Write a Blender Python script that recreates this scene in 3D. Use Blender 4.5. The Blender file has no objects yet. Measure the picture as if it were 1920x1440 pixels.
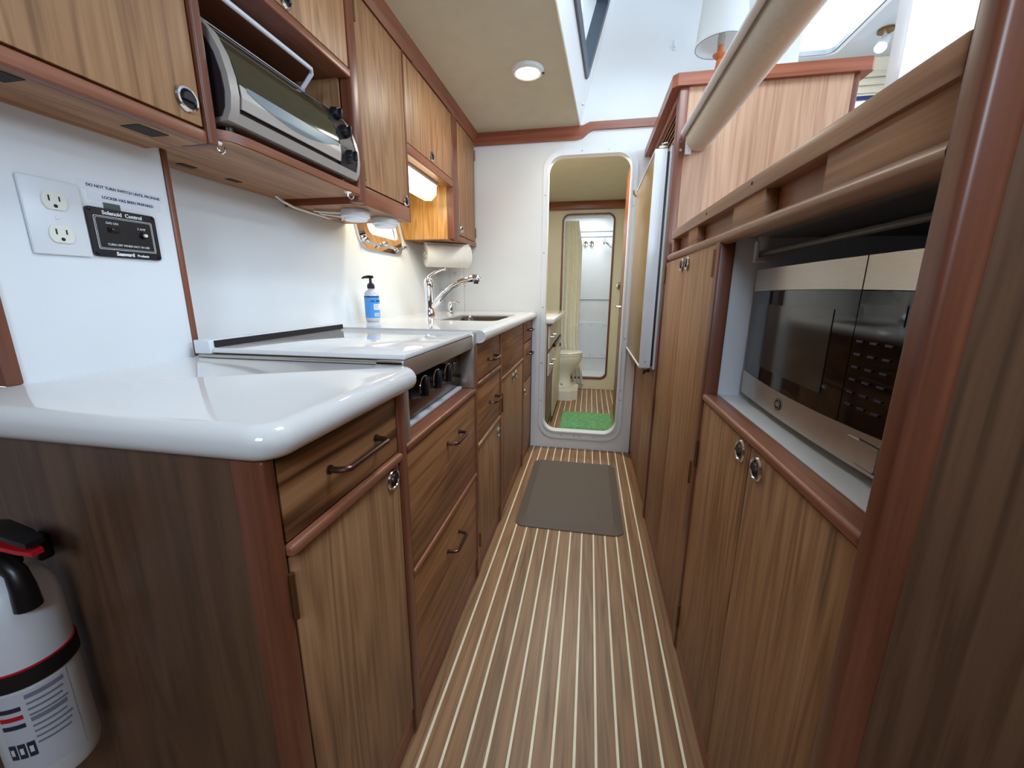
import bpy, bmesh, math, random
from mathutils import Vector, Matrix
random.seed(7)
SC = bpy.context.scene
COL = SC.collection
PI = math.pi

# ------------------------------------------------------------------ camera
cam_d = bpy.data.cameras.new('camera'); cam = bpy.data.objects.new('camera', cam_d); COL.objects.link(cam)
cam_d.sensor_width = 36; cam_d.lens = 752.0 / 1920 * 36; cam_d.clip_start = .02
R = Matrix(((0.98231274, -0.04636791, 0.18141581), (0.18718947, 0.21902441, -0.95759512), (0.00466719, 0.97461701, 0.22383006)))
cam.matrix_world = Matrix.Translation((0, 0, 1.1)) @ R.to_4x4()
SC.camera = cam

# ------------------------------------------------------------------ world, daylight, exposure
w = bpy.data.worlds.new('sky'); SC.world = w; w.use_nodes = True
bg = w.node_tree.nodes['Background']; bg.inputs[0].default_value = (.68, .84, 1, 1); bg.inputs[1].default_value = 1.5
def area(name, loc, target, sx, sy, power, col):
    d = bpy.data.lights.new(name, 'AREA'); d.shape = 'RECTANGLE'; d.size = sx; d.size_y = sy; d.energy = power; d.color = col
    o = bpy.data.objects.new(name, d); COL.objects.link(o); o.location = loc
    o.rotation_euler = (Vector(target) - Vector(loc)).to_track_quat('-Z', 'Y').to_euler(); return o
area('daylight_salon_windows', (2.47, .9, 2.12), (-.6, .9, 1.35), 2.6, .8, 44, (.62, .80, 1))
area('daylight_aft_door', (1.6, -1.4, 2.15), (.75, 1.9, 1.65), .8, .9, 5, (.80, .90, 1)).data.spread = math.radians(75)
area('daylight_aft_port', (.1, -.995, 1.75), (.0, 1, 1.25), .56, .46, 12, (.62, .80, 1))
area('daylight_galley_hatch', (.42, .92, 2.79), (.30, .92, 1), .6, .8, 21, (.72, .87, 1))
area('daylight_hatch', (1.32, 3.2, 2.80), (1.32, 3.2, 1), .44, .6, 14, (.92, .96, 1))
area('daylight_shower', (-.05, 5.2, 2.05), (-.05, 5.2, 0), .4, .5, 5, (.80, .90, 1))
vs = SC.view_settings; vs.view_transform = 'Standard'; vs.look = 'None'; vs.exposure = .62; vs.gamma = 1; vs.use_curve_mapping = False
SC.cycles.use_denoising = True

# ------------------------------------------------------------------ materials
def lin(c):
    return tuple(((v / 255) / 12.92 if v / 255 <= .04045 else ((v / 255 + .055) / 1.055) ** 2.4) for v in c)
def mat(name, rgb, rough=.5, metal=0, **k):
    m = bpy.data.materials.new(name); m.use_nodes = True; p = m.node_tree.nodes['Principled BSDF']
    p.inputs['Base Color'].default_value = (*lin(rgb), 1); p.inputs['Roughness'].default_value = rough; p.inputs['Metallic'].default_value = metal
    for kk, v in k.items(): p.inputs[kk].default_value = v
    return m
def noisy(name, rgb, rough, amp=.08, scale=30, bump=0, bscale=200, metal=0, stretch=(1, 1, 1)):
    m = mat(name, rgb, rough, metal); nt = m.node_tree; p = nt.nodes['Principled BSDF']
    tc = nt.nodes.new('ShaderNodeTexCoord'); mp = nt.nodes.new('ShaderNodeMapping'); mp.inputs['Scale'].default_value = stretch
    nz = nt.nodes.new('ShaderNodeTexNoise'); nz.inputs['Scale'].default_value = scale; nz.inputs['Detail'].default_value = 4
    rp = nt.nodes.new('ShaderNodeValToRGB'); c = lin(rgb)
    rp.color_ramp.elements[0].position = .3; rp.color_ramp.elements[1].position = .7
    rp.color_ramp.elements[0].color = (*[v * (1 - amp) for v in c], 1); rp.color_ramp.elements[1].color = (*[min(1, v * (1 + amp)) for v in c], 1)
    L = nt.links.new
    L(tc.outputs['Object'], mp.inputs[0]); L(mp.outputs[0], nz.inputs[0]); L(nz.outputs[0], rp.inputs[0]); L(rp.outputs[0], p.inputs['Base Color'])
    if bump:
        n2 = nt.nodes.new('ShaderNodeTexNoise'); n2.inputs['Scale'].default_value = bscale; n2.inputs['Detail'].default_value = 3
        b = nt.nodes.new('ShaderNodeBump'); b.inputs['Strength'].default_value = bump; b.inputs['Distance'].default_value = .002
        L(tc.outputs['Object'], n2.inputs[0]); L(n2.outputs[0], b.inputs['Height']); L(b.outputs[0], p.inputs['Normal'])
    return m
def wood(name, dark, mid, light, axis, rough=.38, fig=1.0, tint=.18, amp=.07):
    m = mat(name, mid, rough); nt = m.node_tree; p = nt.nodes['Principled BSDF']; N = nt.nodes.new; L = nt.links.new
    tc = N('ShaderNodeTexCoord'); oi = N('ShaderNodeObjectInfo')
    mul = N('ShaderNodeMath'); mul.operation = 'MULTIPLY'; mul.inputs[1].default_value = 37.0; L(oi.outputs['Random'], mul.inputs[0])
    cmb = N('ShaderNodeCombineXYZ'); [L(mul.outputs[0], cmb.inputs[i]) for i in range(3)]
    add = N('ShaderNodeVectorMath'); L(tc.outputs['Object'], add.inputs[0]); L(cmb.outputs[0], add.inputs[1])
    def nz(sc_long, sc_cross, detail, dist):
        mp = N('ShaderNodeMapping'); s = [sc_cross] * 3; s['xyz'.index(axis)] = sc_long; mp.inputs['Scale'].default_value = s
        n = N('ShaderNodeTexNoise'); n.inputs['Scale'].default_value = 1; n.inputs['Detail'].default_value = detail; n.inputs['Distortion'].default_value = dist
        L(add.outputs[0], mp.inputs[0]); L(mp.outputs[0], n.inputs[0]); return n
    big = nz(.8, 11, 2, .4); fine = nz(5, 190, 3, 0)
    # cathedral rings: sine of the large field
    s1 = N('ShaderNodeMath'); s1.operation = 'MULTIPLY'; s1.inputs[1].default_value = 55 * fig; L(big.outputs[0], s1.inputs[0])
    s2 = N('ShaderNodeMath'); s2.operation = 'SINE'; L(s1.outputs[0], s2.inputs[0])
    s3 = N('ShaderNodeMath'); s3.operation = 'MULTIPLY_ADD'; s3.inputs[1].default_value = amp; s3.inputs[2].default_value = .2; L(s2.outputs[0], s3.inputs[0])
    med = nz(1.4, 64, 4, .3)
    a1 = N('ShaderNodeMath'); a1.operation = 'MULTIPLY_ADD'; a1.inputs[1].default_value = .33; L(med.outputs[0], a1.inputs[0]); L(s3.outputs[0], a1.inputs[2])
    a2 = N('ShaderNodeMath'); a2.operation = 'MULTIPLY_ADD'; a2.inputs[1].default_value = .30; L(fine.outputs[0], a2.inputs[0]); L(a1.outputs[0], a2.inputs[2])
    rp = N('ShaderNodeValToRGB'); e = rp.color_ramp.elements
    e[0].position = .30; e[0].color = (*lin(dark), 1); e[1].position = .78; e[1].color = (*lin(light), 1)
    k = rp.color_ramp.elements.new(.54); k.color = (*lin(mid), 1)
    L(a2.outputs[0], rp.inputs[0])
    hs = N('ShaderNodeHueSaturation'); mr = N('ShaderNodeMapRange'); mr.inputs['To Min'].default_value = 1 - tint; mr.inputs['To Max'].default_value = 1 + tint
    L(oi.outputs['Random'], mr.inputs[0]); L(mr.outputs[0], hs.inputs['Value']); L(rp.outputs[0], hs.inputs['Color']); L(hs.outputs[0], p.inputs['Base Color'])
    b = N('ShaderNodeBump'); b.inputs['Strength'].default_value = .12; b.inputs['Distance'].default_value = .001
    L(a2.outputs[0], b.inputs['Height']); L(b.outputs[0], p.inputs['Normal'])
    return m
def emit(name, rgb, strength):
    m = mat(name, rgb, .5); p = m.node_tree.nodes['Principled BSDF']
    p.inputs['Emission Color'].default_value = (*lin(rgb), 1); p.inputs['Emission Strength'].default_value = strength; return m
TEAK = ((112, 77, 50), (164, 121, 83), (190, 149, 109))
M = {}
M['teak_z'] = wood('teak_veneer_upright', *TEAK, 'z', .48, 1, .07)
M['dteak'] = wood('dark_teak_veneer', (68, 46, 31), (98, 69, 49), (118, 85, 61), 'z', .42, .8, .02)  # darker teak tone for the two end panels
M['teak_y'] = wood('teak_veneer_lengthwise', (98, 60, 33), (156, 106, 65), (182, 136, 92), 'y', .48, .8, .07)
M['teak_bold'] = wood('teak_veneer_bold_figure', (78, 44, 22), (146, 98, 60), (174, 126, 84), 'y', .45, .62, .02, .2)
M['red_z'] = wood('solid_teak_upright', (90, 48, 32), (120, 68, 46), (138, 86, 62), 'z', .36, .5, .05)
M['red_y'] = wood('solid_teak_lengthwise', (104, 58, 38), (140, 84, 58), (158, 104, 76), 'y', .36, .5, .05)
M['red_x'] = wood('solid_teak_crosswise', (112, 54, 34), (148, 82, 54), (164, 98, 68), 'x', .33, .5, .05)
M['rail_y'] = wood('oiled_teak_rail', (126, 84, 58), (164, 118, 86), (186, 142, 108), 'y', .35, .6, .04)
M['plank'] = wood('teak_floor_plank', (88, 58, 36), (146, 108, 74), (172, 134, 98), 'y', .40, 1.0, .09, .05)
M['holly'] = noisy('holly_strip', (240, 228, 198), .35, .05, 20)
M['white'] = noisy('white_laminate', (226, 228, 230), .30, .015, 6)
M['hull'] = noisy('white_hull_liner', (222, 224, 224), .35, .02, 5)
M['gel'] = noisy('white_gelcoat', (226, 226, 224), .35, .02, 4)
M['counter'] = noisy('white_solid_surface', (228, 226, 224), .045, .01, 8)
M['vinyl'] = noisy('cream_headliner_vinyl', (204, 198, 176), .7, .03, 12, .15, 260)
M['cream'] = noisy('cream_laminate', (226, 220, 196), .4, .02, 6)
M['alu'] = noisy('white_painted_aluminium', (226, 228, 232), .3, .02, 10)
M['steel'] = noisy('brushed_steel', (186, 178, 168), .28, .06, 3, 0, 1, .75, (400, 3, 400))
M['chrome'] = mat('chrome', (225, 225, 228), .07, 1)
M['sinksteel'] = noisy('satin_sink_steel', (128, 122, 112), .22, .05, 8, 0, 1, 1)
M['bronze'] = mat('oiled_bronze', (92, 66, 54), .3, .85)
M['brass'] = mat('aged_brass', (120, 92, 56), .4, .8)
M['black'] = mat('black_plastic', (18, 18, 21), .35)
M['blackg'] = mat('black_gloss', (10, 10, 12), .06)
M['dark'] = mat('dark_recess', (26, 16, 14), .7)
M['plate'] = mat('white_plastic', (222, 224, 226), .32)
M['ivory'] = mat('ivory_plastic', (226, 224, 210), .4)
M['ptowel'] = noisy('quilted_paper', (238, 234, 224), .9, .03, 60, .5, 240)
M['cloth'] = noisy('shower_curtain', (238, 235, 220), .8, .03, 30)
M['shade'] = noisy('beige_roller_fabric', (200, 192, 178), .8, .04, 90, .1, 700)
ls = bpy.data.materials.new('white_lamp_shade'); ls.use_nodes = True; nt = ls.node_tree; nt.nodes.remove(nt.nodes['Principled BSDF'])
df = nt.nodes.new('ShaderNodeBsdfDiffuse'); tl = nt.nodes.new('ShaderNodeBsdfTranslucent'); ms = nt.nodes.new('ShaderNodeMixShader'); ms.inputs[0].default_value = .5
df.inputs[0].default_value = tl.inputs[0].default_value = (.9, .9, .88, 1)
nt.links.new(df.outputs[0], ms.inputs[1]); nt.links.new(tl.outputs[0], ms.inputs[2]); nt.links.new(ms.outputs[0], nt.nodes['Material Output'].inputs[0]); M['lampshade'] = ls
M['rubber'] = noisy('brown_foam_mat', (100, 88, 78), .62, .12, 300, .5, 600)
M['pile'] = noisy('green_bath_pile', (112, 170, 116), .95, .3, 60)
M['red'] = mat('red_plastic', (190, 22, 34), .35)
M['ext'] = noisy('white_enamel', (222, 226, 232), .3, .02, 6)
M['strap'] = mat('black_rubber_strap', (20, 18, 22), .5)
M['ink'] = mat('dark_blue_ink', (40, 44, 66), .6)
M['grey_ink'] = mat('grey_ink', (128, 134, 148), .7)
M['white_ink'] = mat('white_ink', (232, 232, 232), .6)
M['lblue'] = mat('sky_blue_label', (74, 152, 222), .4)
M['navy'] = mat('navy_print', (24, 46, 96), .4)
M['soap'] = mat('clear_soap', (206, 204, 208), .15)
M['tape'] = mat('clear_label_tape', (220, 224, 230), .25)
M['tan'] = noisy('tan_laminate', (150, 122, 82), .3, .04, 20)
M['porc'] = mat('white_porcelain', (232, 230, 218), .12)
M['glassdark'] = mat('smoked_oven_glass', (34, 34, 26), .05)
M['toastglass'] = mat('olive_toaster_glass', (62, 60, 44), .08)
M['silverp'] = mat('silver_plastic', (190, 184, 178), .30, .35)
M['cap'] = mat('black_toaster_housing', (26, 24, 28), .3)
M['orange'] = mat('orange_wood', (190, 108, 60), .4)
M['ledwarm'] = emit('lit_warm_diffuser', (255, 246, 214), 9)
M['tubelit'] = emit('lit_tube_diffuser', (255, 246, 205), 3)
M['frost'] = mat('frosted_pane', (236, 240, 246), .4)
M['darkframe'] = mat('grey_window_frame', (66, 74, 84), .4)
gl = bpy.data.materials.new('clear_pane'); gl.use_nodes = True; nt = gl.node_tree; nt.nodes.remove(nt.nodes['Principled BSDF'])
tr = nt.nodes.new('ShaderNodeBsdfTransparent'); gs = nt.nodes.new('ShaderNodeBsdfGlossy'); gs.inputs['Roughness'].default_value = .02
mx = nt.nodes.new('ShaderNodeMixShader'); mx.inputs[0].default_value = .06
nt.links.new(tr.outputs[0], mx.inputs[1]); nt.links.new(gs.outputs[0], mx.inputs[2]); nt.links.new(mx.outputs[0], nt.nodes['Material Output'].inputs[0]); M['pane'] = gl

# ------------------------------------------------------------------ mesh helpers (all vertices in room coordinates, metres)
class G:
    def __init__(s): s.bm = bmesh.new()
    def box(s, x0, x1, y0, y1, z0, z1, bev=0, seg=2):
        r = bmesh.ops.create_cube(s.bm, size=1); vv = r['verts']
        for v in vv: v.co = Vector(((x0 + x1) / 2 + v.co.x * (x1 - x0), (y0 + y1) / 2 + v.co.y * (y1 - y0), (z0 + z1) / 2 + v.co.z * (z1 - z0)))
        if bev: bmesh.ops.bevel(s.bm, geom=list({e for v in vv for e in v.link_edges}), offset=bev, segments=seg, profile=.5, affect='EDGES')
        return s
    def ring(s, rings, close=True, caps=True):
        bm = s.bm; R_ = [[bm.verts.new(p) for p in r] for r in rings]; n = len(rings[0])
        for a, b in zip(R_, R_[1:]):
            for i in range(n if close else n - 1):
                j = (i + 1) % n
                try: bm.faces.new((a[i], a[j], b[j], b[i]))
                except ValueError: pass
        if caps:
            for r in (R_[0][::-1], R_[-1]):
                try: bm.faces.new(r)
                except ValueError: pass
        return s
    def tube(s, pts, r, n=12, caps=True):
        pts = [Vector(p) for p in pts]; rr = r if isinstance(r, (list, tuple)) else [r] * len(pts)
        t0 = (pts[1] - pts[0]).normalized(); up = Vector((0, 0, 1)) if abs(t0.z) < .9 else Vector((1, 0, 0))
        u = t0.cross(up).normalized(); rings = []
        for i, p in enumerate(pts):
            a = pts[max(0, i - 1)]; b = pts[min(len(pts) - 1, i + 1)]; t = (b - a).normalized()
            u = (u - t * u.dot(t)).normalized(); v = t.cross(u)
            rings.append([p + (u * math.cos(2 * PI * k / n) + v * math.sin(2 * PI * k / n)) * rr[i] for k in range(n)])
        return s.ring(rings, True, caps)
    def lathe(s, prof, c, axis='z', n=32, caps=True):
        c = Vector(c); rings = []
        for r, h in prof:
            ring = []
            for k in range(n):
                a = 2 * PI * k / n; p, q = r * math.cos(a), r * math.sin(a)
                ring.append(c + {'z': Vector((p, q, h)), 'x': Vector((h, p, q)), 'y': Vector((q, h, p)), '-x': Vector((-h, -p, q))}[axis])
            rings.append(ring)
        return s.ring(rings, True, caps)
    def prism(s, outline, plane, a0, a1, holes=()):
        bm = s.bm
        def P(q, a): return {'xy': (q[0], q[1], a), 'xz': (q[0], a, q[1]), 'yz': (a, q[0], q[1])}[plane]
        edges = []; first = []
        for loop in (outline, *holes):
            vs_ = [bm.verts.new(P(q, a0)) for q in loop]; first.append(vs_)
            edges += [bm.edges.new((vs_[i], vs_[(i + 1) % len(vs_)])) for i in range(len(vs_))]
        if holes: f0 = [g for g in bmesh.ops.triangle_fill(bm, edges=edges, use_beauty=True)['geom'] if isinstance(g, bmesh.types.BMFace)]
        else: f0 = [bm.faces.new(first[0])]
        ex = bmesh.ops.extrude_face_region(bm, geom=f0); d = Vector(P((0, 0), a1)) - Vector(P((0, 0), a0))
        bmesh.ops.translate(bm, vec=d, verts=[g for g in ex['geom'] if isinstance(g, bmesh.types.BMVert)])
        return s
    def sheet(s, grid):
        R_ = [[s.bm.verts.new(p) for p in r] for r in grid]
        for a, b in zip(R_, R_[1:]):
            for i in range(len(a) - 1): s.bm.faces.new((a[i], a[i + 1], b[i + 1], b[i]))
        return s
    def solid(s, t):
        bmesh.ops.recalc_face_normals(s.bm, faces=s.bm.faces[:]); bmesh.ops.solidify(s.bm, geom=s.bm.faces[:], thickness=t); return s
    def build(s, name, m, parent=None, sharp=35):
        bm = s.bm; bmesh.ops.recalc_face_normals(bm, faces=bm.faces[:])
        for f in bm.faces: f.smooth = True
        for e in bm.edges:
            if len(e.link_faces) == 2 and e.calc_face_angle(0) > math.radians(sharp): e.smooth = False
        me = bpy.data.meshes.new(name); bm.to_mesh(me); bm.free()
        me.materials.append(M[m] if isinstance(m, str) else m)
        o = bpy.data.objects.new(name, me); COL.objects.link(o); adopt(o, parent); return o
def world_loc(o):
    p = Vector((0, 0, 0))
    while o: p += o.location; o = o.parent if o.parent and o.parent.type == 'EMPTY' else None
    return p
def adopt(o, parent):
    if parent is None: return
    o.parent = parent
    if parent.type == 'EMPTY': o.matrix_parent_inverse = Matrix.Translation(-parent.location)
def thing(name, label, cat, loc=(0, 0, 0), group=None, kind=None):
    o = bpy.data.objects.new(name, None); COL.objects.link(o); o.location = loc; o.empty_display_size = .05
    return tag(o, label, cat, group, kind)
def tag(o, label, cat, group=None, kind=None):
    o['label'] = label; o['category'] = cat
    if group: o['group'] = group
    if kind: o['kind'] = kind
    return o
def struct(o, label, cat): return tag(o, label, cat, None, 'structure')
def rrect(a0, a1, b0, b1, r, n=8):
    pts = []
    for cx, cy, st in ((a1 - r, b1 - r, 0), (a0 + r, b1 - r, 90), (a0 + r, b0 + r, 180), (a1 - r, b0 + r, 270)):
        for k in range(n + 1):
            a = math.radians(st + 90 * k / n); pts.append((cx + r * math.cos(a), cy + r * math.sin(a)))
    return pts
ROT = {'+x': Matrix(((0, 0, 1), (1, 0, 0), (0, 1, 0))), '-x': Matrix(((0, 0, -1), (-1, 0, 0), (0, 1, 0))), '-y': Matrix(((1, 0, 0), (0, 0, -1), (0, 1, 0)))}
def text(body, size, loc, face, m, parent, name='lettering', wrap=None, sx=1.0, bold=0):
    c = bpy.data.curves.new(name, 'FONT'); c.body = body; c.size = size; c.align_x = 'CENTER'; c.align_y = 'CENTER'; c.extrude = .0002; c.offset = bold; c.resolution_u = 3
    t = bpy.data.objects.new(name, c); COL.objects.link(t); t.scale = (sx, 1, 1)
    dg = bpy.context.evaluated_depsgraph_get(); me = bpy.data.meshes.new_from_object(t.evaluated_get(dg))
    bpy.data.objects.remove(t)
    for v in me.vertices:
        x, y, z = v.co.x * sx, v.co.y, v.co.z
        if wrap:                                       # (cx, cy, radius, mid angle): letters bent round an upright cylinder
            cx, cy, r, a = wrap; an = a + x / r; v.co = Vector((cx + (r + z + .0004) * math.cos(an), cy + (r + z + .0004) * math.sin(an), loc[2] + y))
        else: v.co = ROT[face] @ Vector((x, y, z)) + Vector(loc)
    me.materials.clear(); me.materials.append(M[m]); me.name = name
    o = bpy.data.objects.new(name, me); COL.objects.link(o); adopt(o, parent); return o
def arc_patch(cx, cy, r, a0, a1, z0, z1, t=.0006, n=10):
    g = G(); A = [a0 + (a1 - a0) * k / n for k in range(n + 1)]
    def ring(rr, z): return [(cx + rr * math.cos(a), cy + rr * math.sin(a), z) for a in A]
    g.ring([ring(r + t, z0), ring(r + t, z1), ring(r - t, z1), ring(r - t, z0), ring(r + t, z0)], close=False, caps=False); return g

XL, XR, YF = -.384, .317, 2.76
def hullx(z): return -1.0 - .195 * (z - .97)

# ------------------------------------------------------------------ floor: teak planks with pale holly strips between them
fl = struct(G().box(-1.39, 1.2, -.98, 4.68, -.05, -.014).build('floor', 'dark'), 'teak and holly strip cabin sole running the length of the galley', 'floor')
sp = .0522; k0 = -.352
def planks(x0, x1, y0, y1, s=None):
    xs = [x0] + [k0 + sp * i for i in range(-22, 30) if x0 + .012 < k0 + sp * i < x1 - .012] + [x1]
    for i, (a, b) in enumerate(zip(xs, xs[1:])):
        G().box(a + (.0034 if i else 0), b - (.0034 if i < len(xs) - 2 else 0), y0, y1, -.014, 0, .0008, 1).build('plank', 'plank', fl)
    for a in xs[1:-1]:
        G().box(a - .0034, a + .0034, y0, y1, -.014, -.0005).build('inlay_strip', 'holly', fl)
planks(-.42, .33, -.9, 2.755)
planks(-1.37, -.42, -.9, .385)
planks(.33, .60, -.9, .434)
planks(-.78, .44, 2.80, 4.645)

# ------------------------------------------------------------------ walls
g = G(); z0, z1 = .86, 2.1
g.ring([[(hullx(z0), .80, z0), (hullx(z1), .80, z1), (hullx(z1) - .03, .80, z1), (hullx(z0) - .03, .80, z0)],
        [(hullx(z0), YF, z0), (hullx(z1), YF, z1), (hullx(z1) - .03, YF, z1), (hullx(z0) - .03, YF, z0)]])
port = rrect(1.82, 2.19, 1.335, 1.56, .045)
struct(g.build('wall_left', 'hull'), 'white sloping hull side behind the range and sink', 'wall')
wl = struct(G().box(-.96, -.93, .49, .80, .90, 1.41).build('wall_left_front', 'white'), 'white laminate wall panel carrying the power outlet', 'wall')
struct(G().box(-.975, -.926, .798, .812, .945, 1.40, .003).build('trim_1', 'red_z'), 'narrow upright teak strip where the outlet wall ends', 'trim')
struct(G().box(-1.35, -.924, .468, .492, .945, 1.41, .004).build('trim_2', 'red_z'), 'teak end cap of the outlet wall at the picture edge', 'trim')
# bulkhead with the rounded doorway
DO = rrect(-.305, .225, .125, 1.935, .10)
wb = struct(G().prism([(-1.25, -.05), (.36, -.05), (.36, 2.06), (-1.25, 2.06)], 'xz', YF, YF + .035, [DO]).build('wall_back', 'gel'), 'white bulkhead with the rounded doorway to the bathroom', 'wall')
G().box(-.865, -.8635, YF - .001, YF + .001, .97, 1.40).build('panel_seam', 'grey_ink', wb)
struct(G().box(-.12, 1.05, YF, YF + .035, 2.06, 2.95).build('wall_back_salon', 'gel'), 'white front wall of the salon above the bulkhead trim', 'wall')
# door frame
d1 = struct(G().prism(rrect(-.325, .25, .075, 1.957, .115, 12), 'xz', YF - .012, YF, [rrect(-.296, .216, .125, 1.928, .09, 12)]).build('door_1', 'alu'), 'white aluminium frame with rounded corners round the bathroom doorway', 'door frame')
G().prism(rrect(-.302, .222, .119, 1.934, .095, 12), 'xz', YF - .02, YF + .05, [rrect(-.292, .212, .129, 1.924, .087, 12)]).build('inner_lip', 'alu', d1)
for sx, sz in [(-.312, .35), (-.312, .62), (-.312, 1.0), (-.312, 1.35), (-.312, 1.7), (.236, .38), (.236, .45), (.236, .8), (.236, 1.62), (.236, 1.69), (-.16, .098), (-.07, .098), (-.03, .098), (.07, .098), (-.09, 1.945), (.07, 1.945), (.16, 1.942)]:
    G().lathe([(.0001, 0), (.005, 0), (.005, .002), (.0001, .003)], (sx, YF - .0145, sz), 'y', 10).build('screw', 'steel', d1)
# bulkhead trim, stepping up under the cabin side
tp = [(-.775, 2.008), (-.13, 2.008), (-.09, 2.016), (-.055, 2.045), (-.03, 2.056), (.36, 2.056), (.36, 2.098), (-.05, 2.098), (-.09, 2.082), (-.775, 2.079)]
struct(G().prism(tp, 'xz', YF - .022, YF).build('trim_3', 'red_x'), 'red teak trim board along the top of the bulkhead', 'trim')
# headliner and cabin side
P1, P2 = Vector((-.11, YF, 2.08)), Vector((-.30, -.95, 2.08)); up = Vector((.264, 0, 1)).normalized()
g = G(); g.prism([(-.79, -.95), (P2.x, -.95), (P1.x, YF), (-.79, YF)], 'xy', 2.08, 2.12)
cl = struct(g.build('ceiling', 'vinyl'), 'cream vinyl headliner over the galley with the lit round lamp', 'ceiling')
G().tube([(P1.x, YF, 2.083), ((P1.x + P2.x) / 2, .9, 2.083), (P2.x, -.95, 2.083)], .006, 8).build('edge_piping', 'vinyl', cl)
def cs(t, h, off=0):      # point on the leaning cabin side: t along from the bulkhead towards the stern, h up the slope
    p = P1.lerp(P2, t) + up * h; nrm = (P2 - P1).normalized().cross(up).normalized(); return p + nrm * off
Lcs = (P2 - P1).length
def csp(y, z, off=0):
    h = (z - 2.08) / up.z; t = (YF - y) / (YF + .95); return cs(t, h, off)
sgn = 1 if (P2 - P1).normalized().cross(up).normalized().x > 0 else -1
def cs_plate(outline, holes, o0, o1):
    g = G(); g.prism(outline, 'yz', 0, 1, holes)
    for v in g.bm.verts: v.co = csp(v.co.y, v.co.z, (o0 if v.co.x < .5 else o1) * sgn)
    return g
WH = [(2.535, 2.262), (2.52, 2.248), (.2, 2.20), (.2, 2.60), (2.555, 2.60), (2.56, 2.58)]
struct(cs_plate([(YF, 2.08), (-.95, 2.08), (-.95, 2.95), (YF, 2.95)], [WH], 0, -.03).build('wall_cabin_side', 'gel'), 'white leaning cabin side between headliner and salon', 'wall')
w1 = thing('window_1', 'slim dark framed window in the leaning cabin side', 'window', (-.1, 2.0, 2.24), None, 'structure')
big = [(2.56, 2.258), (2.53, 2.232), (.18, 2.185), (.18, 2.615), (2.575, 2.615), (2.58, 2.585)]
inn = [(2.515, 2.285), (2.50, 2.268), (.22, 2.22), (.22, 2.58), (2.52, 2.58), (2.535, 2.57)]
cs_plate(big, [inn], .012, -.05).build('window_frame', 'darkframe', w1)
cs_plate([(2.53, 2.26), (.21, 2.21), (.21, 2.59), (2.545, 2.59)], [], -.02, -.026).build('pane', 'pane', w1)
c = csp(2.64, 2.155, .004 * sgn); G().box(c.x - .004, c.x + .008, c.y - .008, c.y + .008, c.z - .004, c.z + .004, .001).build('screw_cover', 'alu', w1)
# rear bulkhead behind the photographer and salon shell
struct(G().prism([(-1.35, -.05), (.62, -.05), (.62, 2.12), (-1.35, 2.12)], 'xz', -.98, -.95, [rrect(-.19, .39, 1.51, 1.99, .05)]).build('wall_rear', 'teak_z'), 'teak bulkhead across the aft end of the galley', 'wall')
struct(G().box(.62, .65, -.98, .442, -.05, 2.76).build('light_block_right_rear', 'teak_z'), 'unseen teak wall added behind the right panel to darken the aft passage', 'wall')  # unseen wall, added to keep salon light off the end panels
struct(G().box(-.3, .65, -.98, -.95, 2.08, 2.76).build('wall_rear_upper', 'gel'), 'white wall above the aft bulkhead', 'wall')
struct(G().box(-1.38, -1.35, -.98, .47, -.05, 2.12).build('wall_left_rear', 'white'), 'white hull side beside the photographer', 'wall')
struct(G().box(-1.35, -.79, -.95, -.3, 2.08, 2.12).build('ceiling_rear', 'vinyl'), 'cream headliner behind the photographer', 'ceiling')
struct(G().prism([(.36, .464), (.652, .464), (.652, -1.5), (2.45, -1.5), (2.45, 1.88), (.36, 1.88)], 'xy', 1.245, 1.275).build('floor_salon', 'rail_y'), 'salon level deck on the right above the microwave niche', 'floor')
struct(G().prism([(.75, 1.9), (2.45, 1.9), (2.45, 3.78), (1.06, 3.78), (1.06, 2.80), (.75, 2.80)], 'xy', 1.245, 1.275).build('floor_salon_front', 'rail_y'), 'salon level deck beyond the louvred cabinet', 'floor')
struct(G().prism([(-.1, -1.5), (2.45, -1.5), (2.45, 3.8), (-.1, 3.8)], 'xy', 2.75, 2.80, [[(1.10, 2.9), (1.57, 2.9), (1.57, 3.56), (1.10, 3.56)], [(.10, .50), (.74, .50), (.74, 1.34), (.10, 1.34)]]).build('ceiling_salon', noisy('backlit_shade_headliner', (186, 194, 202), .6, .02, 8)), 'pale salon headliner with the bright hatch', 'ceiling')  # grey base colour stands in for the headliner's backlit shade
w5 = thing('window_5', 'port window in the aft bulkhead behind the photographer', 'window', (.1, -.95, 1.75), None, 'structure')
G().prism(rrect(-.22, .42, 1.48, 2.02, .06), 'xz', -.95, -.935, [rrect(-.185, .385, 1.515, 1.985, .05)]).build('window_frame', 'chrome', w5)
w6 = thing('window_6', 'small frosted hatch over the shower', 'hatch', (-.05, 5.2, 2.06), None, 'structure')
G().prism(rrect(-.28, .18, 4.92, 5.48, .04), 'xy', 2.045, 2.08, [rrect(-.255, .155, 4.945, 5.455, .03)]).build('hatch_frame', 'alu', w6)
w4 = thing('window_4', 'roof hatch over the galley opening, above the picture', 'hatch', (.42, .92, 2.75), None, 'structure')
G().prism(rrect(.06, .78, .46, 1.38, .05), 'xy', 2.73, 2.755, [rrect(.11, .73, .51, 1.33, .05)]).build('hatch_frame', 'alu', w4)
G().box(.09, .75, .49, 1.35, 2.797, 2.801).build('pane', 'pane', w4)
w3 = thing('window_3', 'bright white roof hatch in the salon headliner', 'hatch', (1.33, 3.2, 2.75), None, 'structure')
G().prism(rrect(1.06, 1.61, 2.86, 3.62, .05), 'xy', 2.73, 2.755, [rrect(1.11, 1.56, 2.91, 3.55, .05)]).build('hatch_frame', 'alu', w3)
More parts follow.
